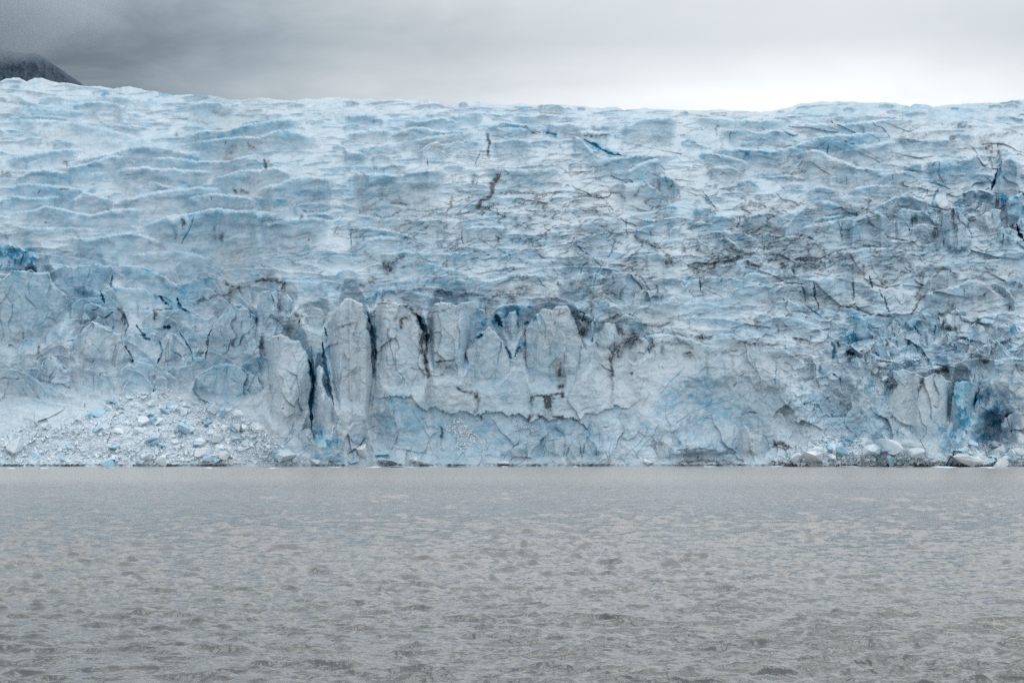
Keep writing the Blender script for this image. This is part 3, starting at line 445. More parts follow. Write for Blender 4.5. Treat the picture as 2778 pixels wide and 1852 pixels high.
def mixc(nodes, links, fac, a, b, blend='MIX'):
    m = nodes.new('ShaderNodeMix')
    m.data_type = 'RGBA'
    m.blend_type = blend
    for s, v in (('Factor', fac), ('A', a), ('B', b)):
        if isinstance(v, (int, float)):
            m.inputs[s].default_value = v
        elif isinstance(v, tuple):
            m.inputs[s].default_value = (*v, 1)
        else:
            links.new(v, m.inputs[s])
    return m.outputs['Result']


def mth(nodes, links, op, a, b=None, c=None, clamp=False):
    m = nodes.new('ShaderNodeMath')
    m.operation = op
    m.use_clamp = clamp
    for i, v in enumerate((a, b, c)):
        if v is None:
            continue
        if isinstance(v, (int, float)):
            m.inputs[i].default_value = v
        else:
            links.new(v, m.inputs[i])
    return m.outputs[0]


def ice_material(name, white=(.495, .59, .66), blue=(.125, .36, .51), attr=True, veins=1.0, bluefix=.25, bump=.5, vary=1.0):
    m, n, l = mat(name)
    out = n.new('ShaderNodeOutputMaterial')
    p = n.new('ShaderNodeBsdfPrincipled')
    l.new(p.outputs[0], out.inputs[0])
    geo = n.new('ShaderNodeNewGeometry')
    P = geo.outputs['Position']
    if attr:
        ab = N(n, 'ShaderNodeAttribute', attribute_name='blue').outputs['Fac']
        ad = N(n, 'ShaderNodeAttribute', attribute_name='dirt').outputs['Fac']  # dirt, plus painted shade of the low cave and the undercut
    big = N(n, 'ShaderNodeTexNoise', ins={'Scale': .045, 'Detail': 6, 'Roughness': .62})
    l.new(P, big.inputs['Vector'])
    mid = N(n, 'ShaderNodeTexNoise', ins={'Scale': .35, 'Detail': 8, 'Roughness': .68, 'Distortion': .4})
    l.new(P, mid.inputs['Vector'])
    fine = N(n, 'ShaderNodeTexNoise', ins={'Scale': 1.7, 'Detail': 8, 'Roughness': .75})
    l.new(P, fine.inputs['Vector'])
    # clean dense ice is bluer, bubbly weathered ice is whiter
    nb = mth(n, l, 'MULTIPLY_ADD', big.outputs[0], 1.3 * vary, -.58 * vary)
    nb = mth(n, l, 'ADD', nb, mth(n, l, 'MULTIPLY_ADD', mid.outputs[0], .7 * vary, -.35 * vary))
    if attr:
        fb = mth(n, l, 'MULTIPLY', ab, mth(n, l, 'MULTIPLY_ADD', fine.outputs[0], .7, .55))
        fb = mth(n, l, 'MULTIPLY', fb, mth(n, l, 'MULTIPLY_ADD', mid.outputs[0], 1.6, .2))
        fb = mth(n, l, 'MAXIMUM', fb, mth(n, l, 'MULTIPLY_ADD', ab, 3.0, -2.1))
        fb = mth(n, l, 'ADD', fb, nb, clamp=True)
    else:
        fb = mth(n, l, 'ADD', nb, bluefix, clamp=True)
    grey = mixc(n, l, mth(n, l, 'MULTIPLY_ADD', mid.outputs[0], 2.2, -.75, clamp=True), white, (white[0] * .88, white[1] * .885, white[2] * .89))
    col = mixc(n, l, fb, grey, blue)
    if attr:
        col = mixc(n, l, mth(n, l, 'MULTIPLY_ADD', ab, 3.5, -2.6, clamp=True), col, (.03, .21, .36))
    # thin silt bands in the ice
    mp = N(n, 'ShaderNodeMapping', ins={'Scale': (.055, .055, .42), 'Rotation': (.12, .16, 0)})
    l.new(P, mp.inputs[0])
    vn = N(n, 'ShaderNodeTexNoise', ins={'Scale': 1.7, 'Detail': 7, 'Roughness': .62, 'Distortion': 1.4})
    l.new(mp.outputs[0], vn.inputs['Vector'])
    v = mth(n, l, 'ABSOLUTE', mth(n, l, 'SUBTRACT', vn.outputs[0], .5))
    v = mth(n, l, 'SUBTRACT', 1.0, mth(n, l, 'DIVIDE', v, .013), clamp=True)
    vm = mth(n, l, 'MULTIPLY_ADD', mid.outputs[0], 3.2, -1.45, clamp=True)
    v = mth(n, l, 'MULTIPLY', mth(n, l, 'MULTIPLY', v, vm), .34 * veins)
    if attr:
        dn = mth(n, l, 'MULTIPLY_ADD', fine.outputs[0], 3.0, -.75, clamp=True)
        dd = mth(n, l, 'MAXIMUM', mth(n, l, 'MULTIPLY', ad, dn), mth(n, l, 'MULTIPLY_ADD', ad, 2.2, -1.7, clamp=True))
        v = mth(n, l, 'MULTIPLY', v, mth(n, l, 'MULTIPLY_ADD', ad, 3.0, 1.0))
        v = mth(n, l, 'MAXIMUM', v, dd)
    v = mth(n, l, 'MINIMUM', v, .95)
    col = mixc(n, l, v, col, (.028, .042, .055))
    l.new(col, p.inputs['Base Color'])
    p.inputs['Roughness'].default_value = .55
    p.inputs['Specular IOR Level'].default_value = .25
    b1 = N(n, 'ShaderNodeBump', ins={'Strength': bump, 'Distance': .35})
    l.new(mid.outputs[0], b1.inputs['Height'])
    b2 = N(n, 'ShaderNodeBump', ins={'Strength': bump, 'Distance': .13})
    l.new(fine.outputs[0], b2.inputs['Height'])
    l.new(b1.outputs[0], b2.inputs['Normal'])
    l.new(b2.outputs[0], p.inputs['Normal'])
    return m


M_ICE = ice_material('glacier_ice')
M_BLOCK = ice_material('broken_ice', white=(.70, .78, .83), attr=False, veins=.5, bluefix=.06, bump=.6)
M_BLOCKB = ice_material('blue_broken_ice', white=(.52, .70, .80), attr=False, veins=.3, bluefix=.42, bump=.5)
M_BLOCKD = ice_material('silty_broken_ice', white=(.54, .62, .66), attr=False, veins=2.6, bluefix=-.1, bump=.6)


def water_material():
    m, n, l = mat('lake_water')
    out = n.new('ShaderNodeOutputMaterial')
    p = n.new('ShaderNodeBsdfPrincipled')
    l.new(p.outputs[0], out.inputs[0])
    geo = n.new('ShaderNodeNewGeometry')
    P = geo.outputs['Position']
    sep = n.new('ShaderNodeSeparateXYZ')
    l.new(P, sep.inputs[0])
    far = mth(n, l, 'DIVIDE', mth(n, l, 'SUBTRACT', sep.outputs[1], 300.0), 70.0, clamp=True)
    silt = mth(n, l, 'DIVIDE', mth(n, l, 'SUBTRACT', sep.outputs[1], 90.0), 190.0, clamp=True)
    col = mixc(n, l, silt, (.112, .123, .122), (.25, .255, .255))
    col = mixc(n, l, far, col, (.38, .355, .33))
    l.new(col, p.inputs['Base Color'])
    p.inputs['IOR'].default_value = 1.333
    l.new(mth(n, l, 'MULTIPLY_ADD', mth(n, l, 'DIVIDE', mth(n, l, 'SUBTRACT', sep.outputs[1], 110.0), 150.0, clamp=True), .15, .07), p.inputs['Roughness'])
    nrm = None
    for sc, amp, st in ((1.0, .22, (.6, .36)), (1.0, .06, (1.8, 1.3)), (2.0, .03, (1.0, 2.4)), (5.5, .009, (1.0, 2.0))):
        mp = N(n, 'ShaderNodeMapping', ins={'Scale': (st[0], st[1], 1), 'Rotation': (0, 0, .12)})
        l.new(P, mp.inputs[0])
        t = N(n, 'ShaderNodeTexNoise', ins={'Scale': sc, 'Detail': 3, 'Roughness': .6, 'Distortion': .5})
        l.new(mp.outputs[0], t.inputs['Vector'])
        b = N(n, 'ShaderNodeBump', ins={'Strength': 1.0, 'Distance': amp})
        l.new(t.outputs[0], b.inputs['Height'])
        if nrm:
            l.new(nrm, b.inputs['Normal'])
        nrm = b.outputs[0]
    l.new(nrm, p.inputs['Normal'])
    return m


def rock_material():
    m, n, l = mat('mountain_rock')
    out = n.new('ShaderNodeOutputMaterial')
    p = n.new('ShaderNodeBsdfPrincipled')
    l.new(p.outputs[0], out.inputs[0])
    geo = n.new('ShaderNodeNewGeometry')
    mp = N(n, 'ShaderNodeMapping', ins={'Scale': (.012, .012, .05), 'Rotation': (0, .08, 0)})
    l.new(geo.outputs['Position'], mp.inputs[0])
    t = N(n, 'ShaderNodeTexNoise', ins={'Scale': 1.0, 'Detail': 9, 'Roughness': .65, 'Distortion': .4})
    l.new(mp.outputs[0], t.inputs['Vector'])
    r = ramp(n, [(.3, (.045, .07, .10)), (.55, (.065, .093, .125)), (.75, (.09, .12, .15))])
    l.new(t.outputs[0], r.inputs[0])
    l.new(r.outputs[0], p.inputs['Base Color'])
    p.inputs['Roughness'].default_value = .95
    p.inputs['Specular IOR Level'].default_value = .1
    b = N(n, 'ShaderNodeBump', ins={'Strength': .15, 'Distance': 6.0})
    l.new(t.outputs[0], b.inputs['Height'])
    l.new(b.outputs[0], p.inputs['Normal'])
    return m


# ------------------------------------------------------------------ mesh helpers
def mesh_np(name, co, faces, material, attrs=None, smooth=True):
    me = bpy.data.meshes.new(name)
    nv, nf, k = len(co), len(faces), faces.shape[1]
    me.vertices.add(nv)
    me.vertices.foreach_set('co', np.ascontiguousarray(co, F4).ravel())
    me.loops.add(nf * k)
    me.loops.foreach_set('vertex_index', np.ascontiguousarray(faces, np.int32).ravel())
    me.polygons.add(nf)
    me.polygons.foreach_set('loop_start', np.arange(0, nf * k, k, dtype=np.int32))
    me.polygons.foreach_set('use_smooth', np.full(nf, smooth))
    me.update(calc_edges=True)
    for a, v in (attrs or {}).items():
        at = me.attributes.new(a, 'FLOAT', 'POINT')
        at.data.foreach_set('value', np.ascontiguousarray(v, F4).ravel())
    me.materials.append(material)
    o = bpy.data.objects.new(name, me)
    COL.objects.link(o)
    return o


def tag(o, label=None, cat=None, group=None, kind=None):
    for k, v in (('label', label), ('category', cat), ('group', group), ('kind', kind)):
        if v:
            o[k] = v
    return o


def grid_faces(nr, nc):
    i = np.arange(nr * nc, dtype=np.int32).reshape(nr, nc)
    return np.stack([i[:-1, :-1], i[:-1, 1:], i[1:, 1:], i[1:, :-1]], -1).reshape(-1, 4)


# ------------------------------------------------------------------ survey of the ice towers
# name, outline, bulge in metres, label, blueness
GT = 'ice towers along the glacier front'
SER = [
 ('serac', 'B 30,640 60,580 110,555 160,548 230,570 290,610 340,660 370,720 380,820 386,920 380,1050 384,1200 392,1290 300,1300 200,1290 100,1260 70,1150 95,950 60,800', 6, 'tall broad round-topped ice pillar left of the deep dark crevasse', .05),
 ('serac', 'B 388,1060 400,985 420,905 413,775 430,745 462,775 470,880 500,970 548,1060 565,1180 550,1300 500,1380 430,1380 392,1290', 7, 'slim pointed ice spire standing inside the dark crevasse', .15),
 ('serac', 'B 490,600 498,480 530,400 590,330 640,290 710,300 760,350 790,440 806,560 830,700 838,900 800,1000 790,1160 800,1300 815,1430 560,1430 550,1280 562,1100 535,950 505,800 485,690', 7, 'broad dome-topped ice tower with a crumbled pocket in its upper face', 0),
 ('serac', 'B 310,455 370,392 410,352 452,355 480,420 492,490 486,560 430,570 370,545 325,500', 4, 'small blunt ice tooth above the dark crevasse', .1),
 ('serac', 'B -30,560 0,330 20,270 70,220 130,235 150,290 155,420 200,480 180,560 60,590', 6, 'pale blue rounded horn of ice, left of its twin', .35),
 ('serac', 'B 150,330 185,285 215,262 250,310 270,370 262,420 210,450 155,430', 4, 'small blue horn of ice beside the taller horn', .4),
 ('serac', 'B 720,320 760,290 850,238 950,215 1000,232 985,262 930,262 880,290 850,350 830,420 790,400 750,370', 3.5, 'blue arched ridge of ice behind the dome-topped tower', .75),
 ('serac', 'B 838,520 830,450 850,350 870,312 950,302 1010,330 1060,320 1120,370 1160,430 1195,540 1212,680 1216,820 1210,1030 1100,1040 960,1030 900,960 870,880 850,740', 5, 'dirt-streaked ice buttress left of the blue cleft', .05),
 ('serac', 'B 845,620 852,500 875,545 940,498 950,600 985,760 960,860 930,980 900,1060 860,1010 845,820', 4, 'narrow sharp-edged flake of ice leaning on the streaked buttress', .05),
 ('serac', 'B 1225,560 1215,470 1240,390 1270,330 1330,305 1400,322 1450,322 1510,298 1570,325 1625,375 1662,430 1650,500 1590,545 1540,640 1505,760 1490,920 1350,940 1245,930 1235,680', 5.5, 'wide smooth blue-white ice dome right of the blue cleft', .3),
 ('serac', 'B 1490,760 1500,680 1560,590 1610,520 1660,488 1700,530 1730,560 1770,590 1810,680 1870,780 1880,960 1700,990 1500,980', 4, 'pointed ice shoulder below the two blue notches', .15),
 ('serac', 'C 340,800 328,600 330,500 360,450 440,370 480,350 520,362 560,338 600,328 642,350 690,450 712,530 745,610 795,700 830,820 850,980 600,1010 345,990', 6, 'large twin-peaked pale ice tower in the middle of the front', .18),
 ('serac', 'C 165,560 180,480 188,410 210,382 262,378 276,410 278,470 300,560 280,640 250,705 215,640 180,590', 4, 'slender square-topped ice finger between the blue notches', .3),
 ('serac', 'C 278,450 320,455 345,500 350,600 345,650 300,620 285,540', 2.5, 'thin blue blade of ice beside the slender finger', .7),
 ('serac', 'C 815,290 870,215 920,150 965,108 1030,92 1110,100 1150,140 1185,180 1212,222 1160,290 1100,330 1050,370 990,350 930,300 870,280', 5, 'bell-shaped blue ice mound on the slope behind the front', .3),
 ('serac', 'C 545,260 590,190 630,150 700,125 772,106 802,150 814,250 800,300 760,350 735,392 680,375 630,330 580,300', 5, 'upright ice block with a blue right flank on the slope', .25),
 ('serac', 'C 1082,340 1120,262 1195,222 1230,232 1275,208 1300,215 1340,196 1400,240 1450,290 1380,315 1260,345 1180,370 1110,388', 4, 'long low blue ice hump right of the bell-shaped mound', .4),
 ('serac', 'C 742,410 756,345 800,300 880,282 950,312 1000,360 1030,405 960,440 860,470 780,450', 4, 'dirty-footed grey-white ice lump below the bell-shaped mound', 0),
 ('serac', 'C 730,590 760,520 800,470 832,415 872,400 920,455 905,490 870,520 850,570 830,640 780,650', 4, 'blue ice fang right of the twin-peaked tower', .35),
 ('serac', 'C 812,640 840,570 865,525 910,480 965,458 1000,510 1020,560 1038,620 1000,680 940,715 860,700', 4.5, 'grey-blue ice hump beside the dark gully of debris', .15),
 ('serac', 'C 1060,720 1072,680 1120,612 1190,562 1240,580 1235,660 1220,730 1140,790 1080,780', 3.5, 'rounded ice shoulder right of the dark gully of debris', .1),
 ('serac', 'A 1300,800 1295,720 1330,620 1380,560 1400,545 1420,495 1450,530 1500,515 1560,560 1600,640 1640,700 1620,760 1520,830 1400,850', 5, 'broad blue-grey ice hump with a small nick on its crest', .2),
 ('serac', 'A 1172,850 1200,805 1232,784 1260,800 1262,850 1220,880', 2.5, 'small thumb of ice wedged in the left cleft', .1),
 ('serac', 'A 965,900 985,800 1000,720 1040,658 1100,700 1150,760 1172,820 1185,890 1100,920 1010,930', 4.5, 'ridge-backed ice tower with crumbled crest on the left front', .08),
 ('serac', 'A -40,360 0,345 60,310 150,305 200,320 290,308 335,395 400,450 470,530 430,640 330,760 200,830 60,840 -40,820', 7, 'great smooth ice bluff at the left edge of the front', .08),
 ('serac', 'A -40,150 60,143 160,165 212,235 238,320 150,318 100,285 -40,290', 4, 'deep blue ice block behind the left bluff', .85),
 ('serac', 'A 298,320 400,286 500,270 620,268 705,285 712,345 660,410 625,440 630,505 540,500 450,480 380,420', 4.5, 'dark-faced ice block right of the left bluff', .3),
 ('serac', 'A 400,800 470,710 560,618 650,640 745,700 790,800 820,900 700,960 560,930 440,870', 4.5, 'large slanting ice slab under the left crevasses', .05),
 ('serac', 'A 222,935 255,880 290,836 350,850 400,905 450,950 440,1010 340,1010 260,990', 3, 'blunt ice knob above the left avalanche fan', .1),
 ('serac', 'A 1175,1045 1200,960 1280,900 1400,870 1500,900 1600,950 1640,1050 1600,1130 1480,1145 1300,1135', 4, 'tilted striped ice slab above the avalanche fan', .25),
 ('serac', 'E 960,1340 1000,1230 1020,1120 1090,1010 1150,930 1160,895 1115,830 1112,795 1190,790 1270,820 1330,850 1400,840 1490,845 1540,880 1570,960 1550,1080 1540,1200 1530,1290 1500,1380 1410,1435 1350,1390 1250,1360 1100,1350', 8, 'massive bull-nosed ice buttress on the right', .12),
 ('serac', 'E 1540,960 1565,890 1620,868 1690,880 1742,900 1748,950 1700,1020 1702,1090 1690,1200 1640,1310 1570,1370 1520,1330 1535,1100', 8, 'deep blue ice column right of the bull-nosed buttress', .75),
 ('serac', 'E 1830,800 1842,700 1858,600 1870,565 1885,590 1905,660 1930,740 1948,805 1900,830', 3.5, 'thin sharp white needle of ice on the right', 0),
 ('serac', 'E 1700,1200 1702,1080 1740,1010 1800,970 1790,1060 1770,1190 1740,1240', 4, 'small hooked blue ice fin in the dark right hollow', .6),
 ('serac', 'E 1890,1290 1900,1180 1960,1110 2068,1100 2110,1150 2110,1360 2060,1330 1980,1310', 5, 'grey ice block at the right edge above the tangled blocks', .1),
 ('serac', 'E 1640,880 1660,800 1740,760 1830,800 1850,880 1830,960 1750,970', 5, 'blue-grey ice dome between the needle and the deep blue column', .35),
 ('serac', 'E 800,860 805,740 860,700 930,750 946,830 940,920 880,900', 4, 'tapered ice fin left of the bull-nosed buttress', .1),
 ('serac', 'E 1345,770 1380,730 1450,735 1490,775 1480,815 1400,830', 3, 'small pale ice dome on top of the bull-nosed buttress', .1),
 ('serac', 'H 1735,1170 1745,1060 1758,960 1785,925 1812,968 1862,908 1892,903 1912,950 1955,1010 1945,1060 1992,1200 1965,1270 1850,1285 1770,1245', 5, 'two-horned ice tower high on the right slope', .15),
 ('serac', 'H 1925,970 1945,905 2010,868 2082,888 2092,945 2060,985 1960,992', 4, 'squat rounded ice tower below the blue scarp', .4),
 ('serac', 'H 1565,1130 1558,1052 1600,1028 1680,1034 1742,1080 1725,1190 1690,1210 1610,1150', 4, 'blocky ice tower left of the two-horned tower', .1),
 ('serac', 'H 1455,1080 1462,980 1500,938 1560,928 1600,945 1740,950 1730,1000 1600,1010 1565,1070 1500,1090', 4, 'cracked blue-white ice ledge left of the horned tower', .3),
 ('serac', 'H 1990,1010 2050,960 2130,930 2200,940 2190,1060 2180,1120 2060,1110 2000,1070', 4, 'broad fissured ice block below the blue scarp', .1),
 ('serac', 'C 455,1478 470,1385 515,1335 588,1282 622,1330 645,1390 640,1478', 2.5, 'tooth-shaped ice plate leaning on the foot of the middle wall', .05),
 ('serac', 'C 636,1478 628,1400 660,1318 700,1302 738,1350 745,1478', 2.5, 'narrow pale ice plate propped right of the tooth-shaped plate', 0),
 ('serac', 'C 742,1482 752,1350 775,1280 850,1330 932,1400 936,1440 885,1482', 2.8, 'speckled ice plate with a slanting top at the foot of the middle wall', 0),
 ('serac', 'C 118,1485 150,1400 268,1338 360,1300 442,1328 462,1400 440,1485', 2.5, 'broad low ice plate beside the slanting crack at the waterline', .05),
 ('serac', 'C 1270,1480 1275,1350 1330,1320 1400,1350 1440,1420 1425,1480', 2.5, 'rounded brownish ice plate left of the low cave', 0),
 ('serac', 'E -10,1490 0,1330 20,1240 60,1205 90,1260 150,1235 190,1290 230,1370 220,1490', 3, 'upright split ice plate at the left end of the right-hand rubble', 0),
 ('serac', 'B 235,1420 250,1340 285,1250 380,1215 415,1320 422,1440 400,1462', 4, 'big leaning ice plate at the foot of the broad pillar', .05),
 ('serac', 'H 2190,1120 2200,1060 2240,1030 2290,1080 2310,1150 2240,1160', 3, 'small pale ice cone near the right edge', .05),
]

# ------------------------------------------------------------------ the glacier: one relief in real distance
def cols(step):
    mid = np.arange(-70, 2850, step)
    e = np.cumsum(np.linspace(step, 9, 150))
    return np.concatenate([(-70 - e)[::-1], mid, mid[-1] + e])


STEP = 1.3
XS = cols(STEP)
NC = len(XS)
sk = np.interp(XS, SKYLINE[:, 0], SKYLINE[:, 1])
sk = sk + wiggle(XS.astype(F4), 2.2, 1, 26.0) + 18 * noise(XS / 260, 0.5, 9.5) * (np.abs(XS - 1389) > 1500)
YB = 1276.0
T = np.linspace(0, 1, 800)[:, None]
# rows: denser spacing is even in the picture plane
YY = YB + (sk[None, :] - YB) * T
XX = np.broadcast_to(XS[None, :], YY.shape)
NR = YY.shape[0]
Yc = np.interp(XS, CLIFF[:, 0], CLIFF[:, 1])[None, :]
Hs = (Yc - sk[None, :])
tt = np.clip((Yc - YY) / Hs, 0, None)
leftw = sstep(760, 500, XX) * (.3 + .7 * sstep(1030, 1110, YY))
bw = sstep(-45, 25, Yc - YY)
rate = (.05 + .10 * leftw) * (1 - bw) + (.105 + .15 * tt) * bw
DD = (512.3 + np.concatenate([np.zeros((1, NC)), np.cumsum(rate[1:] * -np.diff(YY, axis=0), axis=0)])).astype(F4)
RATE = np.maximum(rate, .07).astype(F4)
APR = np.zeros_like(DD)
REC = np.zeros_like(DD)
OFF = np.zeros_like(DD)      # how far the ridges stand out in front of the base form


def rate_at(xs, ys):
    s = np.interp(xs, XS, sk)
    r = np.clip((ys - YB) / (s - YB), 0, 1) * (NR - 1)
    return RATE[r.astype(int), np.clip(np.searchsorted(XS, xs), 0, NC - 1)]


CRK = np.zeros_like(DD)      # crack depth
BLU = np.zeros_like(DD)
DRT_SHADE = np.zeros_like(DD)


def window(x0, x1, y0, y1):
    c0, c1 = np.searchsorted(XS, [x0, x1])
    if c1 - c0 < 2:
        return None
    ys = sk[c0:c1]
    t0 = np.min((y1 - YB) / (ys - YB))
    t1 = np.max((y0 - YB) / (ys - YB))
    r0, r1 = int(max(0, math.floor(t0 * (NR - 1)))), int(min(NR, math.ceil(t1 * (NR - 1)) + 1))
    if r1 - r0 < 2:
        return None
    return slice(r0, r1), slice(c0, c1)


def crest(x, y, L, strength, blue, seed, prof=1.35, round_=.06, rw=1.3):
    """A ridge of ice: in front of its crest line the surface stands out towards the lake and falls steeply, then flattens."""
    w = window(x[0], x[-1], y.min() - 6, y.max() + L + 6)
    if w is None:
        return
    xs = XS[w[1]].astype(F4)
    y0_ = np.interp(xs, x, y).astype(F4)
    if len(xs) > 14:                       # the face follows a smoothed line, only the rim is ragged
        kn = min(15, len(xs) // 2 * 2 - 1)
        y0_ = np.convolve(np.pad(y0_, kn // 2, mode='edge'), np.ones(kn) / kn, 'valid')
    yl = y0_ + wiggle(xs, min(2.4, L * .07), seed, 12.0)
    f = (xs - x[0]) / (x[-1] - x[0])
    taper = sstep(-.02, .24, f) * sstep(1.02, .76, f)
    Lc = L * (.2 + .8 * taper) * (1 + .3 * noise(xs / 90, seed * 1.3, .5))
    d = YY[w] - yl[None, :]
    df_ = YY[w] - y0_[None, :] + .5 * L * .12 * noise(XX[w] / 60, YY[w] / 25, seed * .7)
    q = np.clip(1 - df_ / Lc[None, :], 0, 1)
    g = np.where(d >= 0, q ** prof, 0) * (1 - round_ * np.exp(-np.clip(d, 0, None) / rw))
    ra, rb = rate_at(xs, yl), rate_at(xs, yl + Lc * .8)
    ra = .7 * np.minimum(ra, rb) + .3 * ra
    kn = min(41, max(1, len(xs) // 2 * 2 - 1))
    ra = np.convolve(np.pad(ra, kn // 2, mode='edge'), np.ones(kn) / kn, 'valid')
    A = (np.maximum(.55 * ra, (ra + .01) / prof) * Lc * min(1.22, strength) * taper)[None, :]
    OFF[w] = np.maximum(OFF[w], A * g)
    blue = .38 + .75 * blue
    if blue > 0:
        b = np.where((d >= 3.4 * min(1, L / 30)), q ** 1.1, 0) * blue * taper[None, :] * np.clip(.75 + .8 * noise(xs[None, :] / 24, YY[w] / 14, seed), 0, 1.4)
        BLU[w] = np.maximum(BLU[w], b)


def polydist(Xa, Ya, P):
    best = np.full(Xa.shape, 1e9, F4)
    along = np.zeros(Xa.shape, F4)
    seg = np.hypot(*np.diff(P, axis=0).T)
    tot, s0 = seg.sum(), 0
    for i in range(len(P) - 1):
        a, b = P[i], P[i + 1]
        v = b - a
        L2 = max((v * v).sum(), 1e-6)
        t = np.clip(((Xa - a[0]) * v[0] + (Ya - a[1]) * v[1]) / L2, 0, 1)
        d = np.hypot(Xa - a[0] - t * v[0], Ya - a[1] - t * v[1])
        m = d < best
        best = np.where(m, d, best)
        along = np.where(m, (s0 + t * seg[i]) / tot, along)
        s0 += seg[i]
    return best, along


def stroke(P, hw, seed, pad=2.2, ragged=.5):
    w = window(P[:, 0].min() - hw * pad - 2, P[:, 0].max() + hw * pad + 2, P[:, 1].min() - hw * pad - 2, P[:, 1].max() + hw * pad + 2)
    if w is None:
        return None
    Xa, Ya = XX[w].astype(F4), YY[w].astype(F4)
    wx = Xa + ragged * (hw * .9 + .8) * noise(Xa / (hw * 2.2 + 3), Ya / (hw * 2.2 + 3), seed) + ragged * 4 * noise(Xa / 26, Ya / 26, seed)
    wy = Ya + ragged * (hw * .9 + .8) * noise(Xa / (hw * 2.2 + 3), Ya / (hw * 2.2 + 3), seed + 40) + ragged * 4 * noise(Xa / 26, Ya / 26, seed + 30)
    d, al = polydist(wx, wy, P)
    return w, d, al


# broad form
for (x, y, rx, ry, a) in BULGE:
    wx_ = XX + .3 * rx * noise(XX / (rx * .6), YY / (ry * .6), x * .01) + 6 * noise(XX / 13, YY / 13, .7)
    wy_ = YY + .3 * ry * noise(XX / (rx * .6), YY / (ry * .6), x * .01 + 5) + 6 * noise(XX / 13, YY / 13, 4.7)
    q = ((wx_ - x) / rx) ** 2 + ((wy_ - y) / ry) ** 2
    DD += (a * (np.exp(-q ** 2) if a > 0 else np.exp(-q * 1.2))).astype(F4)

# aprons: the relief comes forward to carry the foot of every tower
def apron(poly, bulge):
    P = pts(poly)
    x0, x1, y0, y1 = P[:, 0].min(), P[:, 0].max(), P[:, 1].min(), P[:, 1].max()
    m = P[P[:, 1] > y0 + .55 * (y1 - y0)]
    m = m[np.argsort(m[:, 0])]
    pad = .22 * (x1 - x0) + 6
    L = min(130, max(40, .9 * (y1 - y0)))
    w = window(x0 - pad, x1 + pad, y0, y1 + L + 30)
    if w is None:
        return
    xs = XS[w[1]]
    foot = np.interp(xs, m[:, 0], m[:, 1])
    kn = 21
    foot = np.convolve(np.pad(foot, kn // 2, mode='edge'), np.ones(kn) / kn, 'valid') + 3 * noise(xs / 14, y0 * .1, .5)
    d = YY[w] - (foot[None, :] - 5)
    lat = (sstep(x0 - pad, x0 + pad, xs) * sstep(x1 + pad, x1 - pad, xs))[None, :]
    g = sstep(-min(70, max(22, .32 * (y1 - y0))) * 1.1, 0, d) * np.clip(1 - np.clip(d, 0, None) / L, 0, 1) ** 1.3
    APR[w] = np.maximum(APR[w], bulge * .7 * g * lat)
    # and it stands back beside and behind the tower
    t_ = P[P[:, 1] < y0 + .62 * (y1 - y0)]
    t_ = t_[np.argsort(t_[:, 0])]
    w = window(x0 - 22, x1 + 22, y0 - 130, y1)
    if w is None:
        return
    xs = XS[w[1]]
    foot2 = np.interp(xs, m[:, 0], m[:, 1])
    foot2 = np.convolve(np.pad(foot2, kn // 2, mode='edge'), np.ones(kn) / kn, 'valid')
    top2 = np.interp(xs, t_[:, 0], t_[:, 1])
    top2 = np.convolve(np.pad(top2, 10, mode='edge'), np.ones(21) / 21, 'valid')
    cz = min(70, max(22, .32 * (y1 - y0)))
    wob = 6 * noise(XX[w] / 15, YY[w] / 15, y0 * .03)
    hh_ = y1 - y0
    up_ = sstep(.38 * hh_, .72 * hh_, foot2[None, :] - YY[w] + wob) * (1 - sstep(-10, 60, top2[None, :] - YY[w] - wob))
    xw_ = XX[w] + 9 * noise(XX[w] / 24, YY[w] / 24, x0 * .05) + 4 * noise(XX[w] / 8, YY[w] / 8, x0 * .05)
    lat = sstep(x0 - 10, x0 + 2, xw_) * sstep(x1 + 10, x1 - 2, xw_)
    REC[w] = np.maximum(REC[w], bulge * .75 * up_ * lat)


# small unsurveyed ridges first, so that surveyed ones stand over them
for k in range(2600):
    x = rng.uniform(-880, 3680)
    if 0 < x < 1000 and rng.random() < .35:
        continue
    j = min(NC - 1, np.searchsorted(XS, x))
    t = rng.uniform(0, 1) ** 1.25
    top, bot = sk[j], Yc[0, j]
    y = top + 6 + (bot - top) * t
    left = np.clip((1300 - x) / 1100, 0, 1)
    right = np.clip((x - 1900) / 700, 0, 1)
    sc = .35 + .65 * t
    ln = sc * rng.lognormal(4.25 + .45 * left, .5)
    L = np.clip(sc * rng.lognormal(2.85 + .3 * left, .6), 4, 60)
    n = max(8, int(ln / 3))
    s = np.linspace(-1, 1, n)
    xs = x + s * ln
    ys = y - L * .55 * (1 - s * s) + s * ln * rng.normal(-.02, .08) + 2.5 * sc * np.cumsum(rng.normal(0, .35, n)) * (.5 + right)
    crest(xs, ys, L, rng.uniform(.85, 1.0), max(0, rng.normal(.22, .2)), 100 + k)
for k in range(230):
    x, y = rng.uniform(-300, 720), rng.uniform(740, 1080)
    ln, L = rng.lognormal(3.7, .45), rng.uniform(14, 60)
    s = np.linspace(-1, 1, 12)
    ys = y - L * .8 * (1 - s * s) + s * ln * rng.normal(.1, .45) + np.cumsum(rng.normal(0, 1.6, 12))
    crest(x + s * ln, ys, L, 1, max(0, rng.normal(.1, .2)), 2500 + k)
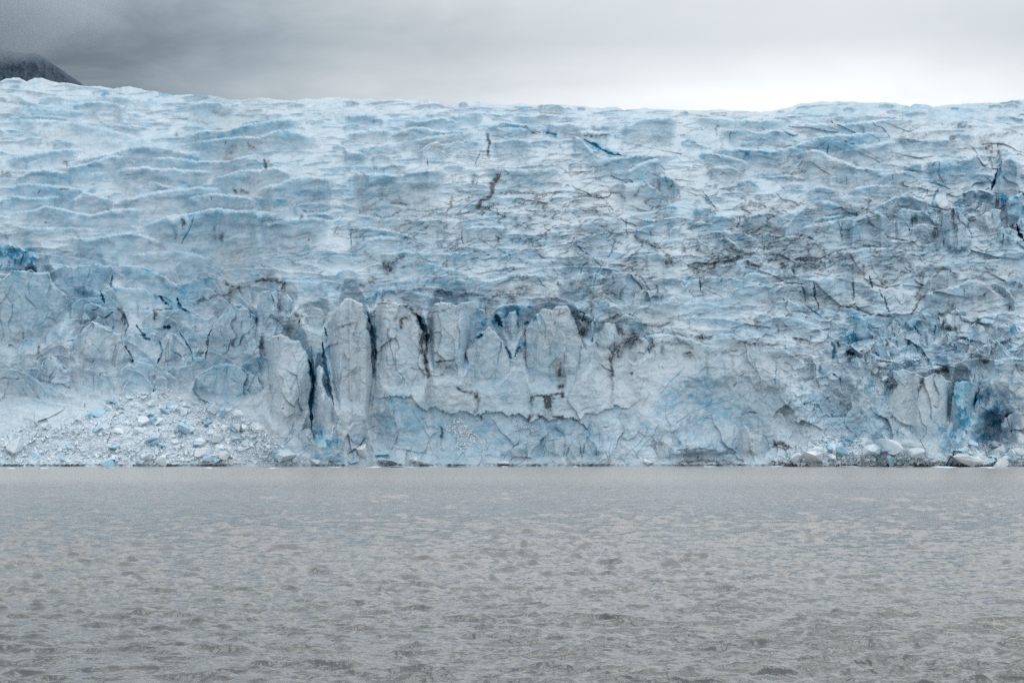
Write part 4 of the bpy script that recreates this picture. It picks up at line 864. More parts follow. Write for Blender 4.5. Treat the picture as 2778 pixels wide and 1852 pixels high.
# the front: spalled scallops and ledges
for k in range(520):
    x = rng.uniform(-860, 3660)
    j = min(NC - 1, np.searchsorted(XS, x))
    y = rng.uniform(Yc[0, j] + 10, 1250)
    ln = rng.lognormal(2.9, .6)
    L = np.clip(rng.lognormal(2.4, .5), 4, 40)
    n = 10
    s = np.linspace(-1, 1, n)
    ys = y - L * .5 * (1 - s * s) + s * ln * rng.normal(0, .35) + np.cumsum(rng.normal(0, .8, n))
    crest(x + s * ln, ys, L, rng.uniform(.15, .55), max(0, rng.normal(.0, .12)), 3000 + k)

for k, (p, L, st, bl) in enumerate(CREST):
    q = pts(p)
    x = np.maximum.accumulate(q[:, 0] + np.arange(len(q)) * 1e-3)
    crest(x, q[:, 1], L * (1.75 if p[0] in 'FGH' else 1.15), st * (1.25 if p[0] in 'FGH' else 1), bl, 7000 + k, 1.35, .34 if p[0] in 'FGH' else .15, 2.4)

for k, (p, hw, dep) in enumerate(CRACK):
    hw = hw * (.8 if p[0] in 'FGH' else 1)
    r = stroke(pts(p), hw, k * 1.7, 1.6, .55)
    if r is None:
        continue
    w, d, al = r
    tp = np.clip(np.minimum(al, 1 - al) * 3.5 + .2, 0, 1) * np.clip(.8 + 1.0 * noise(al * 7, k * 1.1, .4), .3, 1.3)
    g = np.clip(1 - (d / (hw * tp)) ** 2, 0, 1)
    CRK[w] = np.maximum(CRK[w], dep * ((.42 if hw > 5 else .22 if p[0] in 'ABC' else .13 if p[0] == 'E' else .09) if hw > 2.5 else .08) * g)
    BLU[w] = np.maximum(BLU[w], (.95 if hw > 3.6 else .85 if p[0] in 'AB' else .72) * np.clip(1.25 - d / (hw * tp * 1.3), 0, 1))
# hairline fractures
for k in range(60):
    x, y = rng.uniform(-800, 3600), rng.uniform(430, 1250)
    a = rng.choice([1.57, 1.2, 1.9, .6, 2.6]) + rng.normal(0, .2)
    ln = rng.lognormal(3.0, .5)
    n = 6
    q = np.stack([x + np.cos(a) * np.linspace(-.5, .5, n) * ln, y + np.sin(a) * np.linspace(-.5, .5, n) * ln], 1) + rng.normal(0, ln * .04, (n, 2))
    r = stroke(q, rng.uniform(.9, 1.7), k * 2.3, 1.6, .4)
    if r is None:
        continue
    w, d, al = r
    g = np.clip(1 - (d / 1.5) ** 2, 0, 1) * np.clip(np.minimum(al, 1 - al) * 5, 0, 1)
    CRK[w] = np.maximum(CRK[w], .7 * g)
    BLU[w] = np.maximum(BLU[w], .6 * g)

for k, (p, hw, s) in enumerate(DIRT_SHADE):
    hw = hw * (1.6 if p[0] in 'BC' else 1.25)
    r = stroke(pts(p), hw, k * 1.3 + 5, 2.4, .9)
    if r is None:
        continue
    w, d, al = r
    s = s * (1.7 if p[0] in 'ABCE' else 1.4)
    fl = np.clip(.85 + 1.3 * fbm(XX[w].astype(F4) / 9, YY[w].astype(F4) / (16 if abs(pts(p)[0, 0] - pts(p)[-1, 0]) < 12 else 5), k * .9, 3, .65), .05, 1.4)
    DRT_SHADE[w] = np.maximum(DRT_SHADE[w], fl * s * np.exp(-(d / hw) ** 2 * 1.1) * np.clip(np.minimum(al, 1 - al) * 8 + .5, 0, 1))
for k, (p, hw, s) in enumerate(BLUE):
    r = stroke(pts(p), hw, k * 1.9 + 9, 2.2, 1.1)
    if r is None:
        continue
    w, d, al = r
    pv = np.clip(.75 + 1.1 * plates(XX[w] / 15 + .5 * noise(XX[w] / 9, YY[w] / 9, 1.5), YY[w] / 17, 61, .6) + .5 * noise(XX[w] / 6, YY[w] / 6, 2.5), .1, 1.25)
    BLU[w] = np.maximum(BLU[w], s * np.exp(-(d / hw) ** 4 * .7) * pv)

# general dirtiness of the middle and right of the slope; drip streaks below dirty crests
xn, yn = XX.astype(F4), YY.astype(F4)
zone = np.exp(-((xn - 1500) / 620) ** 2 - ((yn - 640) / 190) ** 2) + .9 * np.exp(-((xn - 2350) / 420) ** 2 - ((yn - 690) / 150) ** 2) + .3 * np.exp(-((xn - 2500) / 400) ** 2 - ((yn - 420) / 120) ** 2) + .25
wv = 14 * noise(xn / 70, yn / 50, 6.6)
fil = fbm((xn + wv) / 48, (yn + wv + .14 * xn) / 13, .3, 5, .6, 'ridge')
patch = fbm(xn / 110, yn / 60, 5.1, 3)
DRT_SHADE = np.maximum(DRT_SHADE, np.clip((fil - .46) * 3.6, 0, 1) * np.clip(zone * (.7 + 1.3 * patch), 0, 1) * 1.0)
cliffw = sstep(-12, 26, YY - Yc)
DRT_SHADE = np.maximum(DRT_SHADE, np.clip(zone - .25, 0, 1) * np.clip(.16 + .5 * patch + .25 * fbm(xn / 22, yn / 9, 4.4, 3), 0, .5))
drip = np.clip(fbm(xn / 5, yn / 90, 8.8, 3) - .33, 0, 1) * np.clip(fbm(xn / 60, yn / 60, 2.2, 2) + .15, 0, 1)
DRT_SHADE = np.maximum(DRT_SHADE, drip * .8 * sstep(500, 1000, XX))
led = np.concatenate([pts('B 830,1020 900,1010 1000,980 1100,1010 1190,1080 1280,1080 1400,1120 1560,1110'), pts('C 0,1110 200,1130 370,1170 600,1150 800,1130 1000,1090 1200,1000 1400,900 1500,830 1600,800 1860,780')])
led = led[np.argsort(led[:, 0])]
ledy = np.interp(xn[0], led[:, 0], led[:, 1])[None, :] + 16 * noise(xn / 34, yn / 60, 3.3) + 8 * plates(xn / 20, yn / 20, 77, .3) + 4 * noise(xn / 8, yn / 14, 1.3)
lw_ = sstep(1010, 1040, XX) * sstep(1800, 1560, XX + 60 * noise(xn / 40, yn / 40, 8.8))
belowl = sstep(0, 2.5, YY - ledy) * lw_
DD += (1.3 * belowl * sstep(1262, 1180, YY)).astype(F4)
pv = np.clip(.8 + .9 * plates(xn / 26 + .4 * noise(xn / 15, yn / 15, 1.5), yn / 22, 63, .6), .2, 1.3)
BLU = np.maximum(BLU, (.42 * belowl * pv * (1 - .5 * sstep(1190, 1250, YY))).astype(F4))
# undercut at the water; its dark line of shade and dirt is also painted
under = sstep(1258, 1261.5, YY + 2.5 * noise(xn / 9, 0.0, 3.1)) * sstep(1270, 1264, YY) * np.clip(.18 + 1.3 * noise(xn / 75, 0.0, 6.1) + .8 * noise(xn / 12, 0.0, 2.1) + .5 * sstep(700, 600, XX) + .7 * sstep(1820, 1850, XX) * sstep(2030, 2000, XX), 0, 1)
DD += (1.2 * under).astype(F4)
DRT_SHADE = np.maximum(DRT_SHADE, (.7 * under).astype(F4))

# self-similar relief of the slope: undulations down to a metre
lx, ly = xn, yn + 10 * noise(xn / 120, yn / 60, 9.9)
und = 0
for lam in (64, 34, 18, 9.5, 5.0):
    und = und + lam * .15 * fbm(lx / (lam * 2.1) + lam, ly / lam, lam * .37, 1, .5, 'ridge' if lam > 6 else '') * (.45 + .7 * sstep(-.3, .4, noise(xn / 90, yn / 50, lam)))
for (_, poly, b, *_r) in SER:
    apron(poly, b)
DD = (DD + REC - OFF - APR + .32 * (1 - cliffw) * RATE * und * sstep(0, 20, YY - sk[None, :])).astype(F4)
und = 0
for lam in (50, 26, 13, 7, 4):
    und = und + lam * .16 * fbm(xn / (lam * 1.1) + lam, yn / lam, lam * .37 + 3, 1, .5, 'ridge' if lam > 6 else '')
DD = (DD + cliffw * .045 * und * sstep(1262, 1240, YY)).astype(F4)
DG = DD + CRK


def detail(x, y, z, cl, rough, facet):
    """Displacement in metres of weathered ice at world points. cl: 1 on the front, 0 on the slope."""
    wz_ = z + .12 * x + 2.5 * noise(x / 18, y / 18, z / 9)
    up = 1.1 * fbm(x / 13, y / 13, wz_ / 6, 3, .5, 'ridge') + .34 * fbm(x / 4.2 + 3, y / 5, wz_ / 2.2, 4, .58, 'ridge') + .15 * fbm(x / 1.5, y / 1.6, z / 1.0, 3, .62, 'billow')
    up = up + np.clip(facet - .12, 0, 1) * (2.3 * plates(x / 12 + .25 * noise(x / 6, y / 6, z / 6), (z + .25 * x) / 5.5, 41, 1.2) + 1.1 * plates(x / 5 + .2 * noise(x / 3, y / 3, z / 3), (z - .2 * x) / 2.4, 47, 1.0))
    wx, wz = x + 1.6 * noise(x / 5, y / 5, z / 5), z + 1.6 * noise(x / 5 + 9, y / 5, z / 5)
    fr = .9 * fbm(x / 11, y / 11, z / 17, 3) + .34 * fbm(x / 3.2, y / 3.2, z / 3.6, 4, .6, 'billow') + .10 * fbm(x / .9, y / .9, z / .9, 3, .6)
    fr = fr + facet * (2.2 * plates(wx / 7, wz / 12, 3, 1.0) + .85 * plates(wx / 3.6, wz / 4.4, 9) + .4 * plates(wx / 1.6, wz / 1.7, 21))
    up = up * (.45 + .55 * sstep(-60, 40, x))
    return up * (1 - cl) * (.55 + .9 * rough) + fr * cl * (.7 + .8 * rough)


rough = np.clip(sstep(1950, 2250, XX) * np.exp(-((YY - 930) / 110) ** 2) + .9 * sstep(2080, 2160, XX) * sstep(2560, 2440, XX) * np.exp(-((YY - 1110) / 110) ** 2) + np.exp(-((XX - 2620) / 170) ** 2 - ((YY - 580) / 80) ** 2) + .6 * np.exp(-((XX - 2100) / 240) ** 2 - ((YY - 700) / 60) ** 2)
                + .5 * np.exp(-((XX - 800) / 160) ** 2 - ((YY - 830) / 60) ** 2), 0, 1.3)
facet = np.clip(.28 + .34 * (1 - cliffw) * (sstep(900, 1500, XX) + .5 * sstep(1900, 2300, XX)) - .3 * (1 - cliffw) * sstep(900, 400, XX) + .9 * np.exp(-((XX - 1400) / 700) ** 2 - ((YY - 1210) / 50) ** 2) + 1.1 * sstep(1950, 2120, XX) * cliffw - .4 * np.exp(-((XX - 300) / 300) ** 2 - ((YY - 930) / 120) ** 2), 0, 1)
fan = np.exp(-((XX - 340) / 330) ** 2 - ((YY - 1180) / 90) ** 2)
rough = np.maximum(rough, .9 * fan)
fan2 = np.exp(-((XX - 2330) / 200) ** 2 - ((YY - 1235) / 30) ** 2) + np.exp(-((XX - 2690) / 110) ** 2 - ((YY - 1245) / 22) ** 2)
BLU = BLU - (.45 * fan + .5 * fan2).astype(F4)
DRT_SHADE = DRT_SHADE * (1 - .85 * np.clip(fan2, 0, 1)).astype(F4)
PX, PY, PZ = place(XX, YY, DG)
PX, PY, PZ = PX.astype(F4), PY.astype(F4), PZ.astype(F4)
disp = detail(PX, PY, PZ, cliffw, rough, facet).astype(F4)
disp += (1.1 * rough * fbm(PX / 4.5, PY / 4.5, PZ / 4.5, 3, .55, 'ridge')).astype(F4)
edge = sstep(0, .012, 1 - T) * (1 - .7 * sstep(.9, 1.0, T))
DG2 = DG - disp * edge * (cliffw + (1 - cliffw) * .9)
PX, PY2, PZ2 = (a.astype(F4) for a in place(XX, YY, DG2))
# behind the skyline the ice falls away
back = []
for dd, dz in ((25, -3), (90, -16), (300, -70), (900, -200)):
    back.append(np.stack([PX[-1] * (PY[-1] + dd) / PY[-1], PY[-1] + dd, PZ2[-1] + dz], -1))
co = np.concatenate([np.stack([PX, PY2, PZ2], -1)] + [b[None] for b in back], 0)
ext = lambda a: np.concatenate([a, np.zeros((4, NC), F4)], 0)
glacier = mesh_np('glacier_slope', co.reshape(-1, 3), grid_faces(NR + 4, NC), M_ICE, {'blue': ext(BLU), 'dirt': ext(DRT_SHADE)})
tag(glacier, 'crevassed pale blue glacier descending to its front at the lake', kind='structure')


def samp(F, X, Y):
    """Bilinear read of a field of the relief at photograph positions."""
    c = np.interp(X, XS, np.arange(NC))
    s = np.interp(X, XS, sk)
    r = np.clip((Y - YB) / (s - YB), 0, 1) * (NR - 1)
    c = np.clip(c, 0, NC - 1.001)
    r = np.clip(r, 0, NR - 1.001)
    ci, ri = c.astype(int), r.astype(int)
    fc, fr = c - ci, r - ri
    return (F[ri, ci] * (1 - fc) + F[ri, ci + 1] * fc) * (1 - fr) + (F[ri + 1, ci] * (1 - fc) + F[ri + 1, ci + 1] * fc) * fr


DSURF = PY2          # ground distance of the finished relief


# ------------------------------------------------------------------ ice towers standing on and before the slope
def serac(name, poly, bulge, label, cat, group=None, blue=0.0, dirt=0.0, sink=.16, lean=.0, foot=None, thick=None, seed=1):
    Pn = pts(poly)
    # ragged outline
    n = []
    for i in range(len(Pn)):
        a, b = Pn[i], Pn[(i + 1) % len(Pn)]
        m = max(1, int(np.hypot(*(b - a)) / 4))
        for t in np.arange(m) / m:
            n.append(a + (b - a) * t)
    n = np.array(n)
    ii = np.arange(len(n))
    js = min(1.0, (Pn[:, 0].max() - Pn[:, 0].min()) / 60)
    n[:, 0] += js * (6.0 * noise(ii / 6.0, seed * .9, 8.3) + 3.0 * noise(ii / 2.4, seed * .9, 5.3))
    n[:, 1] += js * (10.0 * noise(ii / 6.3, seed * .9, 2.3) + 4.0 * noise(ii / 2.2, seed * .9, 9.3))
    n[:, 0] += 1.3 * noise(ii / 3.1, seed * 1.7, .3) + 2.0 * noise(ii / 9.0, seed * 1.7, 4.3)
    n[:, 1] += 1.3 * noise(ii / 3.1, seed * 2.7, 1.3) + 1.4 * noise(ii / 9.0, seed * 2.7, 6.3)
    x0, x1, y0, y1 = n[:, 0].min(), n[:, 0].max(), n[:, 1].min(), n[:, 1].max()
    st = 1.15
    gx, gy = np.arange(x0 - st, x1 + 2 * st, st), np.arange(y0 - st, y1 + 2 * st, st)
    X, Y = np.meshgrid(gx, gy)
    ring = np.concatenate([n, n[:1]])
    d, _ = polydist(X, Y, ring)
    ins = np.zeros(X.shape, bool)
    for i in range(len(ring) - 1):
        (ax, ay), (bx, by) = ring[i], ring[i + 1]
        c = ((ay > Y) != (by > Y))
        with np.errstate(divide='ignore', invalid='ignore'):
            ins ^= c & (X < (bx - ax) * (Y - ay) / (by - ay) + ax)
    d = np.where(ins, d, 0)
    R = np.percentile(d[ins], 97)
    fy = foot if foot is not None else y1
    yb = np.clip(fy, None, 1262)
    # footing distance: where the relief stands at the base of the tower, smoothed across its width
    xsq = np.linspace(x0 + (x1 - x0) * .2, x1 - (x1 - x0) * .2, 9)
    Dc = np.median(samp(DSURF, xsq, np.full(9, yb - 3)))
    dmin = np.percentile(samp(DSURF, X[ins], Y[ins]), 30)
    D0 = min(Dc, dmin + bulge)
    sc = D0 / FPX
    # foot line of each column, and the relief's distance there
    low = np.max(np.where(ins, Y, -1), axis=0)
    has = low > 0
    lowx = np.interp(gx, gx[has], low[has])
    df = samp(DSURF, gx, np.clip(lowx - 4, None, 1260))
    kk = np.ones(31) / 31
    df = np.convolve(np.pad(df, 15, mode='edge'), kk, 'valid')
    D0 = np.minimum(df - .25, dmin + bulge * .3)[None, :]
    upx = np.clip((lowx[None, :] - Y) / np.maximum(lowx[None, :] - y0, 20), 0, 1)
    dr = ring[(ring[:, 1] < y1 - .38 * (y1 - y0))]
    ds = np.min(np.hypot(X[ins][:, None] - dr[None, :, 0], Y[ins][:, None] - dr[None, :, 1]), axis=1)
    dside = np.zeros(X.shape)
    dside[ins] = np.minimum(ds, d[ins] + 30 * (1 - sstep(.1, .5, upx[ins])))
    up = np.clip((y1 - Y) / (y1 - y0), 0, 1)
    q = np.clip(dside / (R * .9), 0, 1)
    prof = np.sqrt(np.clip(1 - (1 - q) ** 2, 0, 1))
    edge = np.clip(dside / (3.4 + 2.4 * noise(X / 10, Y / 20, seed * 1.9)), 0, 1)
    rs = np.random.default_rng(seed + 500)
    wpx, hpx = (x1 - x0), (y1 - y0)
    pl = np.zeros(X.shape)
    for _ in range(7):
        a_ = rs.normal(0, 1) * 2.2 * bulge / wpx
        b_ = rs.normal(-.15, .5) * 1.2 * bulge / hpx
        px_, py_ = x0 + wpx * rs.uniform(.25, .75), y0 + hpx * rs.uniform(.15, .8)
        pl = np.maximum(pl, a_ * (X - px_) + b_ * (py_ - Y) * -1)
    pl = np.clip(pl + .25 * noise(X / 9, Y / 16, seed * 3.3), 0, bulge * .55)
    Df = D0 + pl + lean * (up - .3) + bulge * 1.1 * (1 - (.05 * prof + .95 * edge ** .8))
    Df = Df + samp(CRK, X, Y)
    Df = Df + .13 * 0
    wx, wy, wz = place(X, Y, Df)
    fc = .4
    dt = detail(wx.astype(F4), wy.astype(F4), wz.astype(F4), np.ones(X.shape, F4), np.full(X.shape, .45, F4), fc)
    dt = dt + 1.15 * plates(wx / 4.6 + .3 * noise(wx / 4, 0, wz / 4), wz / 15 + .3 * noise(wx / 4, 3, wz / 4), 31, 1.6)
    cl_ = min(70, max(22, .32 * (y1 - y0)))
    conform = sstep(cl_, 3, lowx[None, :] - Y + 5 * noise(X / 16, Y / 16, seed))
    Df = Df - dt * np.clip(dside / 5, 0, 1) * .9
    Df = Df * (1 - conform) + (samp(DSURF, X, Y) - .06) * conform
    th = (thick or max(2.2, min(x1 - x0, y1 - y0) * sc * .8)) * np.sqrt(np.clip(1 - (1 - np.clip(d / (R * .8), 0, 1)) ** 2, 0, 1))
    Db = Df + th + .02
    idx = -np.ones(X.shape, np.int64)
    cell = ins[:-1, :-1] & ins[1:, :-1] & ins[:-1, 1:] & ins[1:, 1:]
    used = np.zeros(X.shape, bool)
    for a in (slice(None, -1), slice(1, None)):
        for b in (slice(None, -1), slice(1, None)):
            used[a, b] |= cell
    k = used.sum()
    idx[used] = np.arange(k)
    q4 = np.stack([idx[:-1, :-1], idx[1:, :-1], idx[1:, 1:], idx[:-1, 1:]], -1)[cell]
    fr = np.stack(place(X[used], Y[used], Df[used]), -1)
    bk = np.stack(place(X[used], Y[used], Db[used]), -1)
    cp = np.pad(cell, 1)
    faces = [q4, q4[:, ::-1] + k]
    # side walls where a cell has no neighbour
    for (dr, dc, ea, eb) in ((-1, 0, (0, 0), (0, 1)), (1, 0, (1, 1), (1, 0)), (0, -1, (1, 0), (0, 0)), (0, 1, (0, 1), (1, 1))):
        nb = cp[1 + dr:cp.shape[0] - 1 + dr, 1 + dc:cp.shape[1] - 1 + dc]
        rr, cc = np.nonzero(cell & ~nb)
        a = idx[rr + ea[0], cc + ea[1]]
        b = idx[rr + eb[0], cc + eb[1]]
        faces.append(np.stack([a, b, b + k, a + k], -1))
    faces = np.concatenate(faces)
    co = np.concatenate([fr, bk])
    co[:, 2] = np.maximum(co[:, 2], -3)
    og = np.array([co[:, 0].mean(), co[:k, 1].mean(), co[:, 2].min()])
    b_ = np.maximum(samp(BLU, X[used], Y[used]), blue * np.clip(.7 + .8 * noise(X[used] / 30, Y[used] / 30, seed), 0, 1.3))
    d_ = np.maximum(samp(DRT_SHADE, X[used], Y[used]) * (1.0 if dirt >= 0 else .2), max(dirt, 0) * np.clip(1 - up[used] * 0 - d[used] / 9, 0, 1))
    o = mesh_np(name, co - og, faces, M_ICE, {'blue': np.concatenate([b_, b_]), 'dirt': np.concatenate([d_, d_ * .5])})
    o.location = og
    tag(o, label, cat, group)
    return o


for i, (nm, poly, b, lab, bl) in enumerate(SER):
    serac(nm, poly, b, lab, 'ice tower', GT, blue=bl, seed=i + 2)


def spires(area, n, w0, w1, asp, label, group, blue, seed):
    """Small broken pinnacles, each an object of its own."""
    r = random.Random(seed)
    P = pts(area)
    lo, hi = P.min(0), P.max(0)
    spots = []
    while len(spots) < n:
        x, y = r.uniform(lo[0], hi[0]), r.uniform(lo[1], hi[1])
        if inpoly(x, y, P):
            spots.append((x, y))
    for i, (x, y) in enumerate(spots):
        w = w0 + (w1 - w0) * r.random() ** 1.6
        h = w * r.uniform(*asp)
        tip = r.uniform(-.3, .3)
        left = [(-.5, 0), (-.46 + r.uniform(-.06, .06), .3), (-.36 + r.uniform(-.1, .08), .6), (tip - r.uniform(.1, .28), .86)]
        top = [(tip, 1.0)] if r.random() < .6 else [(tip - .1, 1.0), (tip + .14, .93)]
        right = [(tip + r.uniform(.1, .3), .82), (.36 + r.uniform(-.08, .1), .52), (.46 + r.uniform(-.06, .06), .26), (.5, 0)]
        q = [(x + a * w, y - b * h) for a, b in left + top + right]
        s = 'S ' + ' '.join('%.1f,%.1f' % t for t in q)
        serac('ice_pinnacle', s, min(3.2, w * .07), label, 'ice pinnacle', group, blue=max(0, r.gauss(blue, .22)), seed=900 + seed * 50 + i)


def inpoly(x, y, P):
    r = False
    for i in range(len(P)):
        (ax, ay), (bx, by) = P[i - 1], P[i]
        if (ay > y) != (by > y) and x < (bx - ax) * (y - ay) / (by - ay) + ax:
            r = not r
    return r


spires('E 620,640 900,560 1200,440 1500,440 1850,500 2068,560 2068,1000 1900,980 1850,900 1650,840 1500,800 1300,770 1080,770 1000,860 760,760', 95, 18, 62, (.7, 1.5),
       'jagged blue-white ice pinnacle in the shattered jumble above the right end of the front', 'pinnacles of the shattered jumble', .42, 1)
spires('E 560,900 700,820 900,900 1080,1000 1040,1240 900,1280 640,1240', 20, 34, 90, (.7, 1.3),
       'slab of broken ice standing out of the face left of the bull-nosed buttress', 'broken slabs left of the bull-nosed buttress', .3, 7)
spires('E 1560,900 1900,900 2068,1000 2068,1120 1900,1080 1800,1000 1650,1000', 12, 26, 60, (.8, 1.4),
       'blue-grey ice slab crowding the edge above the dark right hollow', 'slabs above the dark right hollow', .5, 8)
spires('H 1440,960 1900,900 2200,880 2342,1000 2342,1250 2200,1200 2000,1290 1700,1250 1480,1140', 26, 16, 44, (.8, 1.6),
       'small ice pinnacle in the broken band high on the right slope', 'pinnacles high on the right slope', .35, 2)
spires('H 0,1230 300,1200 700,1200 1000,1280 1000,1400 600,1420 300,1400 0,1420', 24, 16, 44, (.6, 1.2),
       'grimy ice pinnacle in the dirty band across the right slope', 'pinnacles of the dirty band', .08, 3)
spires('A 0,420 200,560 500,560 900,560 1300,600 1700,560 1900,640 1600,820 1300,860 1000,780 700,700 400,760 0,700', 44, 18, 56, (.6, 1.4),
       'broken ice pinnacle on the left part of the front', 'pinnacles on the left part of the front', .22, 4)
spires('B 480,260 700,330 1000,400 1400,400 1860,420 1860,520 1400,480 1000,420 700,420 500,420', 16, 14, 34, (.9, 1.8),
       'small sharp ice spike along the crest of the middle towers', 'spikes along the crest of the middle towers', .35, 5)
spires('C 640,360 1000,380 1240,540 1500,520 1860,600 1860,680 1400,620 1100,620 900,560 700,560', 22, 14, 44, (.6, 1.3),
       'ice pinnacle along the broken crest right of the middle towers', 'pinnacles along the broken crest', .2, 6)

# ------------------------------------------------------------------ fallen blocks
def chunk_mesh(name, seed, material, elong=(1, 1, 1), n=16, cuts=3, rough_=.05):
    r = random.Random(seed)
    bm = bmesh.new()
    for _ in range(n):
        v = Vector((r.gauss(0, 1), r.gauss(0, 1), r.gauss(0, 1))).normalized()
        e = .75 + .35 * r.random()
        v = v * e
        bm.verts.new((v.x * elong[0], v.y * elong[1], v.z * elong[2]))
    h = bmesh.ops.convex_hull(bm, input=bm.verts)
    bmesh.ops.delete(bm, geom=list({g for g in h['geom_interior'] + h['geom_unused'] if isinstance(g, bmesh.types.BMVert)}), context='VERTS')
    if cuts:
        bmesh.ops.bevel(bm, geom=bm.edges[:], offset=.035, segments=1, affect='EDGES')
        bmesh.ops.triangulate(bm, faces=bm.faces[:])
        bmesh.ops.subdivide_edges(bm, edges=bm.edges[:], cuts=cuts, use_grid_fill=True)
        co = np.array([v.co[:] for v in bm.verts], F4)
        nn = fbm(co[:, 0] * 1.6 + seed, co[:, 1] * 1.6, co[:, 2] * 1.6, 4, .6)
        for v, q in zip(bm.verts, nn):
            v.co *= 1 + rough_ * 3 * float(q)
    bmesh.ops.recalc_face_normals(bm, faces=bm.faces[:])
    me = bpy.data.meshes.new(name)
    bm.to_mesh(me)
    bm.free()
    me.materials.append(material)
    return me


PALE = [chunk_mesh('ice_block', 10 + i, M_BLOCK, (1, .85, .6 + .12 * (i % 3)), 9 + i % 4) for i in range(9)]
BLUEB = [chunk_mesh('ice_block', 40 + i, M_BLOCKB, (1, .85, .55 + .12 * (i % 3)), 8 + i % 4) for i in range(7)]
SILTY = [chunk_mesh('ice_block', 70 + i, M_BLOCKD, (1, .8, .7), 11 + i % 6) for i in range(4)]
rr = random.Random(4)


def block(me, X, Y, w, h, label, group, name='ice_block', cat='ice block', onwater=False, yaw=None, sinkf=.25, tilt=.35):
    """A block whose middle is seen at (X, Y), w by h photograph pixels."""
    if onwater:
        D = HCAM * FPX / (Y + h * .2 - 1180.0)
        D = min(D, 508)
    else:
        D = float(samp(DSURF, np.array([X]), np.array([min(Y, 1261)]))[0])
    s = D / FPX
    x, y, z = (float(t) for t in place(np.float64(X), np.float64(Y), D - w * s * .5 * (.8 - sinkf)))
    o = bpy.data.objects.new(name, me)
    COL.objects.link(o)
    o.location = (x, y, z if not onwater else h * s * .12)
    o.scale = (w * s * .62, w * s * .6, h * s * .8)
    o.rotation_euler = (rr.uniform(-tilt, tilt), rr.uniform(-tilt, tilt), rr.uniform(0, 6.28) if yaw is None else yaw)
    tag(o, label, cat, group)
    return o


GF = 'fallen ice blocks at the foot of the glacier'
NAMED = [
 ('A', 1120, 1280, 170, 125, BLUEB, 'largest boulder of blue ice in the middle of the left avalanche fan'), ('A', 950, 1225, 80, 55, BLUEB, 'wedge of ice above the largest boulder in the left fan'),
 ('A', 925, 1345, 120, 50, BLUEB, 'flat bright blue ice slab left of the largest boulder in the fan'), ('A', 905, 1450, 90, 70, PALE, 'ice cube near the waterline below the bright blue slab'),
 ('A', 1335, 1345, 80, 75, SILTY, 'grey dirty ice block right of the largest boulder in the fan'), ('A', 90, 1385, 140, 110, PALE, 'wide pale ice block at the left edge of the fan'),
 ('A', 215, 1440, 90, 90, BLUEB, 'blue-shadowed ice block right of the wide pale one at the waterline'), ('A', 580, 1285, 60, 35, BLUEB, 'small blue ice block in the upper part of the fan'),
 ('A', 815, 1135, 60, 36, PALE, 'small flat ice block at the top of the fan'), ('A', 1050, 1140, 70, 44, BLUEB, 'small pale blue lump at the top right of the fan'),
 ('A', 700, 1395, 80, 50, BLUEB, 'low blue ice block left of the waterline cube'),
 ('A', 1000, 1390, 80, 70, BLUEB, 'upright blue ice block between cube and largest boulder'), ('A', 1380, 1450, 100, 60, SILTY, 'low dirty ice block at the waterline below the grey one'),
 ('A', 430, 1390, 60, 36, BLUEB, 'small blue ice block left of the middle of the fan'), ('A', 1750, 1440, 130, 80, PALE, 'smooth white ice hump at the right end of the fan'),
 ('B', 545, 1440, 150, 90, BLUEB, 'saturated blue ice boulder at the waterline right of the fan'), ('B', 755, 1400, 150, 110, PALE, 'pyramid of ice at the waterline below the dome-topped tower'),
 ('B', 890, 1410, 130, 60, BLUEB, 'flat-topped blue ice block right of the pyramid'), ('B', 930, 1465, 180, 50, BLUEB, 'long low ice slab at the waterline'), ('B', 1125, 1448, 80, 50, PALE, 'rounded ice block right of the black cave hole'),
 ('B', 680, 1465, 110, 44, BLUEB, 'low ice block in front of the pyramid'), ('B', 1190, 1475, 90, 28, PALE, 'flat white ice piece right of the rounded block'),
 ('B', 410, 1470, 110, 44, PALE, 'white ice heap below the big leaning plate'),
 ('C', 1215, 1465, 80, 36, PALE, 'small white ice block in front of the slanting cracks'),
 ('C', 160, 1480, 110, 26, PALE, 'flat white ice cake under the middle wall'),
 ('E', 1110, 1360, 170, 110, PALE, 'large ice boulder at the foot of the bull-nosed buttress'), ('E', 1650, 1450, 210, 90, SILTY, 'flat grey ice raft with dark end in the right rubble'),
 ('E', 2030, 1390, 110, 80, SILTY, 'brown-stained rounded ice block at the right waterline'), ('E', 1900, 1400, 120, 90, SILTY, 'white twisted ice block beside the brown-stained one'), ('E', 1300, 1400, 150, 90, PALE, 'crumbly white ice heap below the buttress'), ('E', 720, 1380, 180, 110, BLUEB, 'pale blue ice mound in the right-hand rubble'),
 ('E', 1600, 1380, 120, 60, BLUEB, 'blue ice piece under the dark hollow'), ('E', 540, 1430, 200, 80, PALE, 'low white ice bank at the left end of the right rubble'), ('E', 960, 1390, 150, 100, PALE, 'bumpy white ice bank left of the large boulder'),
 ('E', 1930, 1310, 90, 60, BLUEB, 'blue ice splinter against the right edge block'),
]
for i, (c, x, y, w, h, ms, lab) in enumerate(NAMED):
    x0, y0, s = CR[c]
    block(ms[i % len(ms)], x0 + x * s, y0 + y * s, w * s, h * s, lab, GF, tilt=.25)


